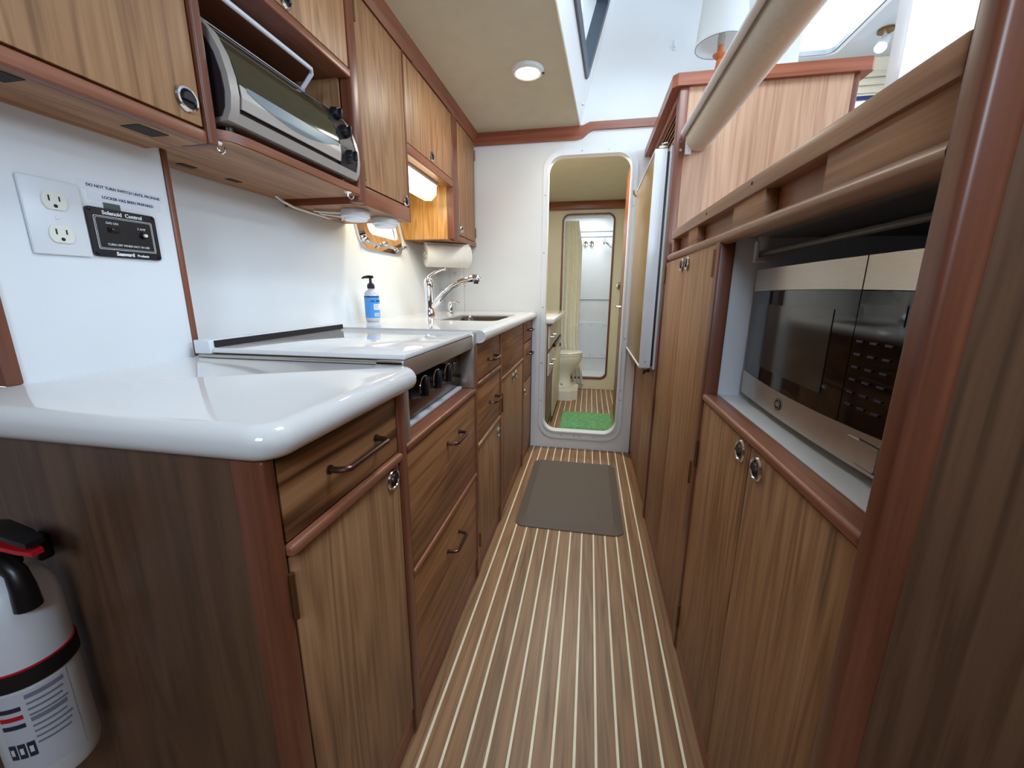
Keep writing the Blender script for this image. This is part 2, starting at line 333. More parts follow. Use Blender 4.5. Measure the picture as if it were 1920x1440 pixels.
G().box(1.09, 1.58, 2.89, 3.57, 2.795, 2.80).build('pane', 'pane', w3)
G().prism(rrect(1.115, 1.555, 2.915, 3.545, .05), 'xy', 2.70, 2.73, [rrect(1.125, 1.545, 2.925, 3.535, .045)]).build('gasket', 'darkframe', w3)
ws = struct(G().prism([(1.05, 1.26), (2.45, 1.26), (2.45, 2.75), (1.05, 2.75)], 'xz', 3.75, 3.79, [[(1.3, 1.75), (2.3, 1.75), (2.3, 2.50), (1.3, 2.50)]]).build('wall_salon_front', 'cream'), 'cream forward wall of the salon with a long window', 'wall')
for i, z in enumerate((2.52, 2.57, 2.62)): G().box(1.06, 2.44, 3.735 - .004 * i, 3.75, z, z + .04, .006).build('blind_fold', 'vinyl', ws)
G().box(1.28, 2.32, 3.74, 3.76, 2.478, 2.505).build('window_bar', 'navy', ws); G().box(1.3, 2.3, 3.77, 3.776, 1.75, 2.48).build('pane', 'pane', ws)
struct(G().box(1.03, 1.062, 2.795, 3.78, 1.26, 2.76).build('wall_salon_return', 'gel'), 'white salon return wall beside the hatch', 'wall')
struct(G().prism([(-1.5, 1.26), (3.8, 1.26), (3.8, 2.76), (-1.5, 2.76)], 'yz', 2.42, 2.46, [[(-.6, 1.62), (2.4, 1.62), (2.4, 2.6), (-.6, 2.6)]]).build('wall_salon_side', 'gel'), 'white salon side wall with a wide window opening', 'wall')
sp_ = struct(G().box(.73, 1.25, 1.29, 1.33, 1.27, 2.75, .004).build('wall_salon_partition', 'gel'), 'white salon partition rising behind the teak rail', 'wall')
G().box(.715, .738, 1.28, 1.335, 1.27, 2.75, .006).build('edge_strip', 'alu', sp_)
# bathroom shell
struct(G().box(-.81, -.78, YF + .035, 4.65, -.05, 2.12).build('wall_bathroom_left', 'cream'), 'cream bathroom wall behind the vanity', 'wall')
struct(G().box(.44, .47, YF + .035, 4.65, -.05, 2.12).build('wall_bathroom_right', 'cream'), 'cream bathroom wall beyond the open door', 'wall')
g = G(); g.prism([(YF + .035, 2.06), (3.75, 2.06), (4.65, 2.03), (4.65, 2.08), (YF + .035, 2.12)], 'yz', -.81, .47)
struct(g.build('ceiling_bathroom', 'vinyl'), 'cream headliner inside the bathroom', 'ceiling')
SO = rrect(-.318, .212, .135, 1.905, .065)
struct(G().prism([(-.81, -.05), (.47, -.05), (.47, 2.1), (-.81, 2.1)], 'xz', 4.65, 4.68, [SO]).build('wall_bathroom_front', 'cream'), 'cream bathroom wall with the rounded shower opening', 'wall')
struct(G().prism(rrect(-.334, .228, .119, 1.921, .08), 'xz', 4.638, 4.69, [rrect(-.314, .208, .139, 1.901, .062)]).build('trim_4', 'red_z'), 'dark teak moulding round the shower opening', 'trim')
struct(G().box(-.78, .44, 4.58, 4.65, 1.955, 2.03, .004).build('trim_5', 'red_x'), 'dark teak beam above the shower opening', 'trim')
d2 = struct(G().box(.222, .242, YF + .055, 3.26, .14, 1.92, .003).build('door_2', 'red_z'), 'teak bathroom door swung open, seen edge on at the right of the doorway', 'door')
G().tube([(.222, 3.02, 1.0), (.195, 3.02, 1.0), (.185, 3.06, 1.0), (.185, 3.11, .995)], .006, 8).build('door_handle', 'chrome', d2)
g = G().box(-.75, .44, 5.62, 5.65, 0, 2.1); g.box(-.78, -.75, 4.68, 5.65, 0, 2.1); g.box(.40, .44, 4.68, 5.65, 0, 2.1); g.box(-.78, .44, 4.68, 5.65, -.03, .03)
sh = struct(g.build('wall_shower', 'gel'), 'white moulded shower enclosure behind the curtain', 'wall')
struct(G().box(-.78, .44, 4.68, 5.65, 2.08, 2.12).build('ceiling_shower', 'gel'), 'white shower ceiling', 'ceiling')
for z in (1.865, 1.80, 1.0): G().box(-.75, .40, 5.612, 5.622, z, z + .007).build('moulded_groove', 'grey_ink', sh)
hp = G().prism(rrect(-.32, .26, .22, .70, .06), 'xz', 5.60, 5.62).build('access_hatch', 'alu', sh)
for x in (-.1, .03, .2):
    for z in (.255, .66): G().lathe([(.0001, 0), (.007, 0), (.007, .003), (.0001, .004)], (x, 5.597, z), 'y', 8).build('screw', 'steel', hp)
G().lathe([(.0001, 0), (.045, 0), (.045, .004), (.03, .006), (.0001, .006)], (-.24, 5.595, .47), 'y', 20).build('hatch_latch', 'plate', hp)

# ------------------------------------------------------------------ cabinet parts
def pull(parent, s, x, y, z, ln=.105, m='bronze'):
    pts = []
    for k in range(7):
        a = PI / 2 * k / 6; pts.append((x + s * (.004 + .026 * math.sin(a)), y - ln / 2 + .014 * (1 - math.cos(a)), z))
    pts = [(x - s * .002, y - ln / 2, z)] + pts + [(p[0], 2 * y - p[1], z) for p in pts[::-1]] + [(x - s * .002, y + ln / 2, z)]
    g = G().tube(pts, .0052, 10)
    for yy in (y - ln / 2, y + ln / 2): g.lathe([(.0001, -.001), (.0075, -.001), (.0075, .003), (.0001, .004)], (x, yy, z), 'x' if s > 0 else '-x', 12)
    g.build('drawer_pull', m, parent)
def latch(parent, s, x, y, z, r=.0215):
    ax = 'x' if s > 0 else '-x'
    G().lathe([(r, -.001), (r + .002, .002), (r, .0055), (r - .004, .006), (r - .006, .003), (r - .006, .0012), (r, -.001)], (x, y, z), ax, 28, False).build('latch_ring', 'chrome', parent)
    g = G().lathe([(.0001, .0005), (r - .005, .0005), (r - .005, .0018), (.0001, .0018)], (x, y, z), ax, 24)
    g.build('latch_recess', 'dark', parent)
    g = G(); n = 10; a = [(x + s * .002, y + (r - .006) * math.cos(PI * k / n), z - .003 + (r - .004) * math.sin(PI * k / n)) for k in range(n + 1)]
    b = [(x + s * .0085, p[1] * .82 + y * .18, p[2] * .85 + z * .15) for p in a]
    g.ring([a, b]); g.build('latch_button', 'black', parent)
def hinge(parent, s, x, y, z0, z1):
    G().tube([(x + s * .003, y, z0), (x + s * .003, y, z1)], .0045, 8).build('hinge', 'brass', parent)
def door(parent, s, x, y0, y1, z0, z1, m='teak_z', name='door'):
    return G().box(min(x, x - s * .019), max(x, x - s * .019), y0, y1, z0, z1, .0022, 2).build(name, m, parent)
def strip(parent, name, x0, x1, y0, y1, z0, z1, m, bev=.004): return G().box(x0, x1, y0, y1, z0, z1, bev, 3).build(name, m, parent)
XB = XL - .019
def lower(name, label, y0, y1, ztop, depth=-.97):
    t = thing(name, label, 'cabinet', (-.65, (y0 + y1) / 2, 0), 'left galley base cabinets')
    G().box(depth, XB - .001, y0, y1, .02, ztop).build('carcass', 'teak_z', t)
    strip(t, 'kick_board', XB - .001, XL - .004, y0, y1, .012, .085, 'red_y', .002)
    return t
# near cabinet: one drawer over one door, with the end panel that carries the fire extinguisher
c = lower('base_cabinet', 'nearest teak base cabinet on the left, one drawer over one door', .402, .737, .896)
d = door(c, 1, XL, .412, .735, .770, .890, 'teak_bold', 'drawer'); pull(d, 1, XL, .582, .831, .14)
strip(c, 'drawer_rail', XB, XL + .010, .409, .740, .749, .767, 'red_y', .006)
d = door(c, 1, XL, .412, .735, .088, .747); latch(d, 1, XL, .705, .722); hinge(d, 1, XL, .4085, .655, .726); hinge(d, 1, XL, .4085, .14, .21)
strip(c, 'corner_post', -.432, XL + .001, .389, .4085, 0, .896, 'red_z', .004)
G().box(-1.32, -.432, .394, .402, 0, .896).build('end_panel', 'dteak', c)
strip(c, 'stile', XB, XL + .003, .738, .772, .012, .896, 'red_z')
# range cabinet: two wide drawers
c = lower('base_cabinet', 'teak base cabinet below the range with two wide drawers', .776, 1.318, .752)
d = door(c, 1, XL, .776, 1.318, .455, .748, 'teak_y', 'drawer'); pull(d, 1, XL, 1.085, .674)
d = door(c, 1, XL, .776, 1.318, .088, .434, 'teak_y', 'drawer'); pull(d, 1, XL, 1.058, .341)
strip(c, 'drawer_rail', XB, XL + .006, .774, 1.320, .437, .452, 'red_y')
strip(c, 'range_ledge', -.56, XL + .006, .774, 1.319, .752, .771, 'red_y', .006)
# drawer stack next to the range
c = lower('base_cabinet', 'narrow teak base cabinet right of the range, two drawers over a door', 1.345, 1.728, .924)
strip(c, 'stile', XB, XL + .003, 1.320, 1.352, .012, .924, 'red_z')
d = door(c, 1, XL, 1.355, 1.726, .785, .920, 'teak_y', 'drawer'); pull(d, 1, XL, 1.565, .842)
strip(c, 'drawer_rail', XB, XL + .008, 1.353, 1.730, .764, .782, 'red_y', .006)
d = door(c, 1, XL, 1.355, 1.726, .550, .761, 'teak_y', 'drawer'); pull(d, 1, XL, 1.585, .662)
strip(c, 'drawer_rail', XB, XL + .006, 1.353, 1.730, .532, .547, 'rail_y')
d = door(c, 1, XL, 1.355, 1.726, .088, .529); latch(d, 1, XL, 1.69, .478); hinge(d, 1, XL, 1.353, .12, .18)
strip(c, 'stile', XB, XL + .003, 1.730, 1.764, .012, .924, 'red_z')
# sink cabinet
c = lower('base_cabinet', 'teak sink base cabinet with a wide false front over twin latched doors', 1.766, 2.372, .745)
door(c, 1, XL, 1.768, 2.370, .714, .920, 'teak_y', 'false_front')
strip(c, 'drawer_rail', XB, XL + .005, 1.766, 2.372, .699, .712, 'rail_y')
d = door(c, 1, XL, 1.768, 2.088, .088, .697); latch(d, 1, XL, 2.052, .660); hinge(d, 1, XL, 1.7665, .55, .64)
d = door(c, 1, XL, 2.091, 2.370, .088, .697); latch(d, 1, XL, 2.125, .662)
strip(c, 'stile', XB, XL + .003, 2.374, 2.412, .012, .924, 'red_z')
c = lower('base_cabinet', 'narrow teak base cabinet against the white bulkhead, two drawers over a door', 2.413, 2.752, .924)
d = door(c, 1, XL, 2.415, 2.730, .795, .920, 'teak_y', 'drawer'); pull(d, 1, XL, 2.60, .862)
d = door(c, 1, XL, 2.415, 2.730, .545, .785, 'teak_y', 'drawer'); pull(d, 1, XL, 2.60, .708)
d = door(c, 1, XL, 2.415, 2.730, .088, .535); latch(d, 1, XL, 2.45, .478)
strip(c, 'stile', XB, XL + .003, 2.732, 2.752, .012, .924, 'red_z')

# ------------------------------------------------------------------ counters
def bull(g, x, y0, y1, zc, r, n=12):
    rg = []
    for yy in (y0, y1): rg.append([(x + r * math.cos(-PI / 2 + PI * k / n), yy, zc + r * math.sin(-PI / 2 + PI * k / n)) for k in range(n + 1)])
    return g.ring(rg, True, True)
g = G(); zt, r = .945, .0235
prof = [(-r + r * (1 - math.cos(a)) * 0 + r * math.cos(a), zt - r + r * math.sin(a)) for a in [PI / 2 - PI * k / 14 for k in range(15)]]
path = []      # near edge from the left, round the corner, along the aisle
X0, Y0, X1, Y1, RC = -1.32, .392, -.372, .782, .022
path.append(((X0, Y0), (0, -1)))
for k in range(9):
    a = -PI / 2 + PI / 2 * k / 8; path.append(((X1 - RC + RC * math.cos(a), Y0 + RC + RC * math.sin(a)), (math.cos(a), math.sin(a))))
path.append(((X1, Y1 - .018), (1, 0)))
for k in range(1, 7):
    a = PI / 2 * k / 6; path.append(((X1 - .018 + .018 * math.cos(a), Y1 - .018 + .018 * math.sin(a)), (math.cos(a), math.sin(a) * .3)))
rings = []
for (px, py), (nx, ny) in path:
    rings.append([(px + nx * (q + r) - nx * r * 0, py + ny * (q + r) - ny * r * 0, z) for q, z in [(p[0], p[1]) for p in prof]])
g.ring(rings, close=False, caps=False)
top = [rg[0] for rg in rings]; bot = [rg[-1] for rg in rings]
for loop, z in ((top, zt), (bot, zt - 2 * r)):
    pts = [Vector((p[0], p[1], z)) for p in loop] + [Vector((-.93, Y1, z)), Vector((-.93, .47, z)), Vector((X0, .47, z))]
    g.bm.faces.new([g.bm.verts.new(p) for p in pts])
bmesh.ops.remove_doubles(g.bm, verts=g.bm.verts[:], dist=.0003)
tag(g.build('countertop', 'counter', None, 50), 'glossy white counter in the foreground with a thick rounded edge', 'countertop')
g = G(); zc = .9475; r = .0225
hole = rrect(-.735, -.418, 1.79, 2.35, .05)
g.prism([(-1.02, 1.349), (-.372, 1.349), (-.372, YF - .002), (-1.02, YF - .002)], 'xy', .960, .97, [hole])
bull(g, -.372, 1.349, YF - .002, zc, r); g.box(-.415, -.372, 1.349, YF - .002, .925, .9605)
tag(g.build('countertop', 'counter'), 'white sink counter running from the range to the bulkhead', 'countertop')
# sink
s = thing('sink', 'undermounted stainless steel sink let into the white counter', 'sink', (-.58, 2.07, .78))
g = G(); rg = []
for ins, z in ((-.004, .9595), (.004, .9595), (.008, .950), (.016, .80), (.05, .785)):
    rg.append([(p[0], p[1], z) for p in rrect(-.735 + ins, -.418 - ins, 1.79 + ins, 2.35 - ins, .05)])
g.ring(rg, True, False); g.bm.faces.new([g.bm.verts.new(p) for p in rg[-1]]); bmesh.ops.remove_doubles(g.bm, verts=g.bm.verts[:], dist=.0002)
g.build('bowl', 'sinksteel', s, 60)
G().prism(rrect(-.745, -.408, 1.78, 2.36, .055), 'xy', .953, .9595, [rrect(-.731, -.422, 1.794, 2.346, .05)]).build('flange', 'sinksteel', s)
G().lathe([(.0001, 0), (.04, 0), (.045, .003), (.03, .002), (.0001, .001)], (-.58, 2.07, .7855), 'z', 24).build('drain', 'chrome', s)
# faucet
f = thing('faucet', 'chrome single lever faucet with a long curved spout beside the sink', 'faucet', (-.843, 2.065, .97))
G().lathe([(.030, 0), (.030, .018), (.026, .03), (.024, .05), (.024, .15), (.026, .155), (.026, .175), (.022, .19), (.012, .205), (.0001, .21)], (-.843, 2.065, .97), 'z', 28).build('body', 'chrome', f)
G().tube([(-.825, 2.065, 1.02), (-.80, 2.065, 1.045), (-.76, 2.065, 1.09), (-.71, 2.065, 1.128), (-.66, 2.065, 1.152), (-.62, 2.065, 1.163)], [.016, .018, .016, .0145, .0145, .015], 16).build('spout', 'chrome', f)
G().tube([(-.622, 2.065, 1.163), (-.60, 2.065, 1.168), (-.572, 2.065, 1.166), (-.560, 2.065, 1.158)], [.0155, .020, .019, .012], 16).build('spray_head', 'chrome', f)
G().lathe([(.0001, 0), (.012, 0), (.013, .016), (.0001, .016)], (-.583, 2.065, 1.140), 'z', 16).build('aerator', 'black', f)
G().tube([(-.843, 2.065, 1.165), (-.825, 2.065, 1.185), (-.795, 2.065, 1.203), (-.765, 2.065, 1.214), (-.748, 2.065, 1.216)], [.014, .010, .0075, .0075, .0095], 12).build('lever', 'chrome', f)
f = thing('water_tap', 'small chrome drinking water tap with a thin dark stem behind the sink', 'tap', (-.86, 2.45, .97))
G().lathe([(.0001, 0), (.024, 0), (.024, .008), (.017, .012), (.017, .055), (.012, .066), (.0001, .07)], (-.86, 2.45, .97), 'z', 20).build('body', 'chrome', f)
G().tube([(-.86, 2.45, 1.035), (-.86, 2.45, 1.13), (-.845, 2.45, 1.155), (-.81, 2.45, 1.165), (-.775, 2.45, 1.155), (-.76, 2.45, 1.13)], .0045, 10).build('stem', 'steel', f)
G().tube([(-.855, 2.45, 1.03), (-.83, 2.45, 1.042), (-.80, 2.45, 1.03)], [.007, .006, .007], 10).build('lever', 'chrome', f)
# soap bottle
bx, by = -.930, 1.632
b = thing('soap_bottle', 'pump soap bottle with a blue label standing behind the range', 'bottle', (bx, by, .97))
G().lathe([(.0001, 0), (.024, 0), (.0285, .004), (.0305, .012), (.0305, .108), (.029, .120), (.022, .131), (.0125, .137), (.0125, .142)], (bx, by, .970), 'z', 36).build('body', 'soap', b)
lb = G().lathe([(.0305, .018), (.0309, .018), (.0309, .108), (.0305, .108)], (bx, by, .970), 'z', 40, False).build('paper_label', 'lblue', b)
G().lathe([(.0306, .104), (.0312, .104), (.0312, .110), (.0306, .110)], (bx, by, .970), 'z', 40, False).build('label_band', 'navy', lb)
A0 = -.30
text("MRS. MEYER'S", .0105, (0, 0, 1.058), None, 'navy', lb, wrap=(bx, by, .0311, A0), sx=.9, bold=.0002)
arc_patch(bx, by, .0312, A0 - .55, A0 + .55, 1.022, 1.046).build('label_panel', 'white_ink', lb)
for i in range(3): arc_patch(bx, by, .0316, A0 - .42, A0 + .34 - .2 * (i % 2), 1.0395 - i * .006, 1.0415 - i * .006, .0003).build('print_line', 'grey_ink', lb)
arc_patch(bx, by, .0312, A0 - .5, A0 + .25, .994, 1.008).build('barcode_panel', 'white_ink', lb)
for i in range(9): arc_patch(bx, by, .0316, A0 - .4 + i * .068, A0 - .4 + i * .068 + (.02 if i % 3 else .04), .9965, 1.0055, .0003, 1).build('barcode_bar', 'ink', lb)
G().lathe([(.0001, 0), (.0155, 0), (.0155, .016), (.012, .017), (.012, .022), (.006, .0225), (.0055, .042), (.010, .046), (.0001, .05)], (bx, by, 1.111), 'z', 20).build('pump_collar', 'black', b)
G().tube([(bx + .012, by + .001, 1.159), (bx - .008, by, 1.160), (bx - .028, by - .004, 1.158), (bx - .036, by - .006, 1.153)], [.006, .007, .005, .003], 10).build('pump_spout', 'black', b)

# ------------------------------------------------------------------ range
rt = thing('range', 'built in marine range with a white glass lid and three black knobs', 'stove', (-.64, 1.05, .772))
G().box(-.90, -.45, .79, 1.312, .773, .944).build('body', 'steel', rt)
G().box(-.905, -.386, .784, 1.318, .945, .953, .002).build('cook_top_rim', 'steel', rt)
ld = G().box(-.885, -.384, .792, 1.312, .956, .968, .003).build('glass_lid', mat('white_lid_glass', (238, 236, 234), .03), rt)
G().box(-.915, -.872, .787, 1.308, .954, .986, .002).build('back_guard', 'alu', rt)
G().box(-.872, -.866, .80, 1.309, .969, .984).build('guard_slot', 'dark', rt)
G().box(-.45, -.384, .784, 1.318, .912, .955, .003).build('fascia', 'steel', rt)
G().box(-.45, -.384, .776, .802, .772, .912, .002).build('side_frame', 'steel', rt)
G().box(-.45, -.382, 1.310, 1.346, .772, .960, .002).build('side_frame', 'steel', rt)
G().box(-.462, -.432, .802, 1.31, .786, .912, .002).build('control_panel', mat('dark_range_panel', (112, 100, 88), .22, .8), rt)
G().box(-.45, -.420, .80, 1.29, .772, .782, .002).build('drip_edge', 'alu', rt)
for i, y in enumerate((.925, 1.012, 1.098)):
    kb = G().lathe([(.0001, 0), (.033, 0), (.033, .008), (.030, .012), (.028, .032), (.0001, .034)], (-.434, y, .866), 'x', 28).build('knob', 'black', rt)
    g = G(); rr = .0285
    g.tube([(-.399, y + rr * math.cos(a), .866 + rr * math.sin(a)) for a in [math.radians(-20 + 220 * k / 16) for k in range(17)]], .0018, 8); g.build('knob_rim', 'chrome', kb)
    G().box(-.402, -.388, y - .007, y + .007, .842, .892, .003).build('knob_grip', 'black', kb)
g = G(); pts = [(-.4305, 1.235 + .010 * k, .868 + .006 * math.sin(k * 2.2)) for k in range(5)]; g.tube(pts, .0012, 6); g.tube([(-.4305, 1.25, .866), (-.4305, 1.247, .846)], .0011, 6)
g.build('script_emblem', 'chrome', rt)
G().lathe([(.0001, 0), (.006, 0), (.006, .01), (.0001, .012)], (-.432, 1.285, .82), 'x', 12).build('igniter_button', 'black', rt)

# ------------------------------------------------------------------ outlet wall fittings
XW = -.93
o = thing('power_outlet', 'white duplex power outlet plate on the near left wall', 'outlet', (XW, .588, 1.222))
G().box(XW, XW + .006, .546, .630, 1.160, 1.286, .003).build('cover_plate', 'plate', o)
for z in (1.2505, 1.1955):
    rc = G().prism([(y, z + q) for y, q in [(.588 + .0175 * math.cos(a), max(-.0145, min(.0145, .0185 * math.sin(a)))) for a in [2 * PI * k / 40 for k in range(40)]]], 'yz', XW + .0055, XW + .0085).build('receptacle', 'ivory', o)
    G().box(XW + .008, XW + .0088, .5795, .5818, z - .001, z + .0085).build('slot', 'dark', rc); G().box(XW + .008, XW + .0088, .594, .5962, z, z + .008).build('slot', 'dark', rc)
    G().lathe([(.0001, 0), (.003, 0), (.003, .0008), (.0001, .0008)], (XW + .0081, .588, z - .0085), 'x', 12).build('ground_hole', 'dark', rc)
G().lathe([(.0001, 0), (.0035, 0), (.0030, .0015), (.0001, .002)], (XW + .006, .588, 1.223), 'x', 14).build('screw', 'plate', o)
o = thing('solenoid_panel', 'black solenoid control panel with white lettering beside the outlet', 'control panel', (XW, .695, 1.208))
G().prism(rrect(.634, .757, 1.163, 1.253, .006), 'yz', XW, XW + .005).build('face_plate', 'black', o)
G().prism(rrect(.643, .748, 1.177, 1.2385, .003), 'yz', XW + .005, XW + .0053, [rrect(.6438, .7472, 1.1778, 1.2377, .003)]).build('border_line', 'white_ink', o)
G().prism(rrect(.6455, .7455, 1.1795, 1.236, .003), 'yz', XW + .005, XW + .0053, [rrect(.646, .745, 1.18, 1.2355, .003)]).build('border_line', 'white_ink', o)
for y in (.639, .752):
    for z in (1.168, 1.248): G().lathe([(.0001, 0), (.0035, 0), (.0025, .0015), (.0001, .0018)], (XW + .005, y, z), 'x', 12).build('screw', 'blackg', o)
xs = XW + .0052
text('Solenoid  Control', .0098, (xs, .695, 1.2447), '+x', 'white_ink', o, bold=.0003)
text('GAS ON', .0058, (xs, .673, 1.2265), '+x', 'white_ink', o); text('5 AMP', .0058, (xs, .726, 1.2225), '+x', 'white_ink', o)
text('TURN OFF WHEN NOT IN USE', .0056, (xs, .697, 1.1865), '+x', 'white_ink', o)
text('Seaward', .0095, (xs, .687, 1.1695), '+x', 'white_ink', o, bold=.0004); text('Products', .0062, (xs, .720, 1.1690), '+x', 'white_ink', o, bold=.0002)
sw = G().prism(rrect(.664, .684, 1.209, 1.220, .004), 'yz', XW + .005, XW + .0075).build('switch_bezel', 'blackg', o)
G().box(XW + .007, XW + .0105, .667, .681, 1.211, 1.218, .002).build('rocker', 'black', sw)
G().lathe([(.0001, 0), (.007, 0), (.006, .005), (.0001, .005)], (XW + .005, .727, 1.2105), 'x', 18).build('breaker_collar', 'blackg', o)
G().lathe([(.0001, 0), (.0035, 0), (.003, .004), (.0001, .0045)], (XW + .0095, .7275, 1.2105), 'x', 14).build('breaker_button', 'white_ink', o)
t = G().box(XW, XW + .0008, .668, .697, 1.2535, 1.2645).build('sticker', mat('grey_green_sticker', (70, 84, 80), .5)); tag(t, 'small dark grey sticker above the solenoid panel', 'sticker')
for i, (z, body, y0, y1) in enumerate(((1.2915, 'DO NOT TURN SWITCH UNTIL PROPANE', .632, .785), (1.2735, 'LOCKER HAS BEEN PREPARED', .645, .778))):
    t = thing('label_tape', ('upper' if i == 0 else 'lower') + ' strip of printed warning tape above the solenoid panel', 'label', (XW, .7, z), 'warning tapes')
    G().box(XW, XW + .0005, y0, y1, z - .0075, z + .0075).build('tape', 'tape', t)
    text(body, .0072, (XW + .0007, (y0 + y1) / 2 + .004, z), '+x', 'ink', t, sx=.98, bold=.00015)

# ------------------------------------------------------------------ upper cabinets
XU = -.774; XUB = XU - .019
def upper(label, y0, y1, z0, z1, back=None):
    t = thing('wall_cabinet', label, 'cabinet', (-.93, (y0 + y1) / 2, z0), 'left galley wall cabinets')
    g = G(); b0, b1 = hullx(z0) + .004, hullx(z1) + .004
    if back: b0 = b1 = back
    g.prism([(b0, z0), (XUB - .001, z0), (XUB - .001, z1), (b1, z1)], 'xz', y0, y1); g.build('carcass', 'teak_y', t)
    return t
c = upper('nearest teak wall cabinet at the top left corner', -.3, .768, 1.412, 2.03, -1.345)
d = door(c, 1, XU, -.25, .763, 1.417, 2.02); latch(d, 1, XU, .735, 1.455, .021)
G().box(-1.345, XUB, -.3, .768, 1.389, 1.4115).build('bottom_board', 'teak_y', c)
strip(c, 'bottom_rail', XUB, XU + .002, -.3, .768, 1.388, 1.413, 'red_y')
strip(c, 'stile', XUB - .05, XU + .006, .768, .790, 1.388, 2.03, 'red_z')
for y0, y1, xx in ((.43, .508, -.818), (.662, .716, -.826)): G().box(xx - .02, xx + .02, y0, y1, 1.388, 1.3905).build('vent_hole', 'dark', c)
# toaster bay: shelf, side walls, upper door
c = thing('toaster_shelf_cabinet', 'open teak bay holding the toaster oven with a door above', 'cabinet', (-.93, 1.05, 1.41), 'left galley wall cabinets')
g = G(); sh_pts = [(-1.08, .792), (-.805, .792), (-.80, .80), (-.775, .83), (-.770, .87), (-.770, 1.32), (-1.08, 1.32)]
g.prism(sh_pts, 'xy', 1.408, 1.412); g.build('shelf_underside', 'teak_y', c)
g = G(); g.prism([(-1.075, .792), (-.803, .792), (-.798, .80), (-.772, .83), (-.766, .87), (-.766, 1.32), (-1.075, 1.32)], 'xy', 1.412, 1.432); g.build('shelf', 'red_y', c)
G().box(-1.12, -1.10, .79, 1.33, 1.432, 1.76).build('back_panel', 'teak_z', c)
G().box(-1.10, XUB, .786, .791, 1.432, 1.76).build('side_panel', 'teak_z', c); G().box(-1.10, XUB - .02, 1.312, 1.322, 1.432, 1.76).build('side_panel', 'teak_z', c)
G().box(-1.15, XUB, .79, 1.33, 1.768, 2.03).build('carcass', 'teak_y', c)
strip(c, 'bay_rail', -1.10, XU + .004, .79, 1.322, 1.752, 1.775, 'red_y')
d = door(c, 1, XU, .795, 1.318, 1.779, 2.02); latch(d, 1, XU, 1.05, 1.803, .021)
for x, y in ((-.80, .815), (-.775, 1.262)):
    G().tube([(x, y, 1.41), (x, y, 1.395), (x + .006, y + .006, 1.388), (x + .014, y + .006, 1.392), (x + .016, y + .004, 1.399)], .0022, 8).build('cup_hook', 'chrome', c)
    G().lathe([(.0001, 0), (.012, 0), (.009, -.004), (.0001, -.005)], (x, y, 1.408), 'z', 16).build('hook_rose', 'chrome', c)
for y in (.94, 1.08): G().box(-1.03, -1.01, y - .02, y + .02, 1.4065, 1.4085).build('bracket_slot', 'dark', c)
# tall cabinet right of the toaster
c = upper('tall teak wall cabinet right of the toaster oven', 1.355, 1.722, 1.39, 2.03)
strip(c, 'stile', XUB - .02, XU + .006, 1.322, 1.366, 1.39, 2.04, 'red_z', .007)
G().box(-1.07, XUB - .02, 1.340, 1.356, 1.39, 1.42).build('lower_board', 'red_x', c)
d = door(c, 1, XU, 1.369, 1.712, 1.452, 2.022); latch(d, 1, XU, 1.685, 1.468, .020)
hinge(d, 1, XU, 1.3675, 1.47, 1.53); hinge(d, 1, XU, 1.3675, 1.93, 1.99)
strip(c, 'bottom_rail', XUB, XU + .002, 1.366, 1.722, 1.388, 1.447, 'red_y')
strip(c, 'stile', XUB, XU + .002, 1.713, 1.724, 1.39, 2.03, 'red_z', .002)
# short cabinet above the lamp
c = upper('short teak wall cabinet above the lit tube lamp', 1.725, 2.30, 1.665, 2.03)
d = door(c, 1, XU, 1.728, 2.296, 1.702, 2.022); latch(d, 1, XU, 2.0, 1.728, .020)
for y in (1.80, 2.22): G().tube([(XU + .003, y, 2.024), (XU + .003, y + .06, 2.024)], .004, 8).build('hinge', 'brass', d)
strip(c, 'bottom_rail', XUB, XU + .002, 1.724, 2.30, 1.662, 1.699, 'red_y')
# end cabinet
c = upper('narrow teak wall cabinet in the corner above the paper towels', 2.312, 2.752, 1.392, 2.03)
G().prism([(hullx(1.392) + .004, 1.392), (XUB, 1.392), (XUB, 2.03), (hullx(2.03) + .004, 2.03)], 'xz', 2.300, 2.312).build('side_panel', wood('golden_teak_veneer', (140, 92, 40), (186, 134, 70), (208, 160, 96), 'z', .35, 1.2, .02), c)
strip(c, 'stile', XUB - .02, XU + .004, 2.298, 2.385, 1.392, 2.03, 'red_z')
d = door(c, 1, XU + .002, 2.388, 2.735, 1.425, 2.022); latch(d, 1, XU + .002, 2.43, 1.462, .019)
strip(c, 'bottom_rail', XUB, XU + .003, 2.386, 2.752, 1.392, 1.421, 'red_y')
hinge(d, 1, XU, 2.7375, 1.45, 1.51); hinge(d, 1, XU, 2.7375, 1.92, 1.98)
struct(G().prism([(XU - .03, 2.026), (XU + .004, 2.026), (XU + .012, 2.04), (XU + .028, 2.081), (XU - .03, 2.081)], 'xz', -.3, YF - .023).build('trim_6', 'red_y'), 'teak cornice between the wall cabinets and the headliner', 'trim')

# tube lamp under the short cabinet
t = thing('tube_lamp', 'lit under cabinet tube lamp glowing on the golden panel', 'lamp', (-.87, 1.99, 1.62))
g = G(); g.prism([(-.93, 1.664), (-.83, 1.664), (-.83, 1.650), (-.93, 1.640)], 'xz', 1.74, 2.22); g.build('lamp_housing', 'plate', t)
g = G(); g.prism([(-.925, 1.640), (-.835, 1.650), (-.838, 1.605), (-.865, 1.578), (-.905, 1.580)], 'xz', 1.75, 2.21); g.build('lamp_diffuser', 'tubelit', t)
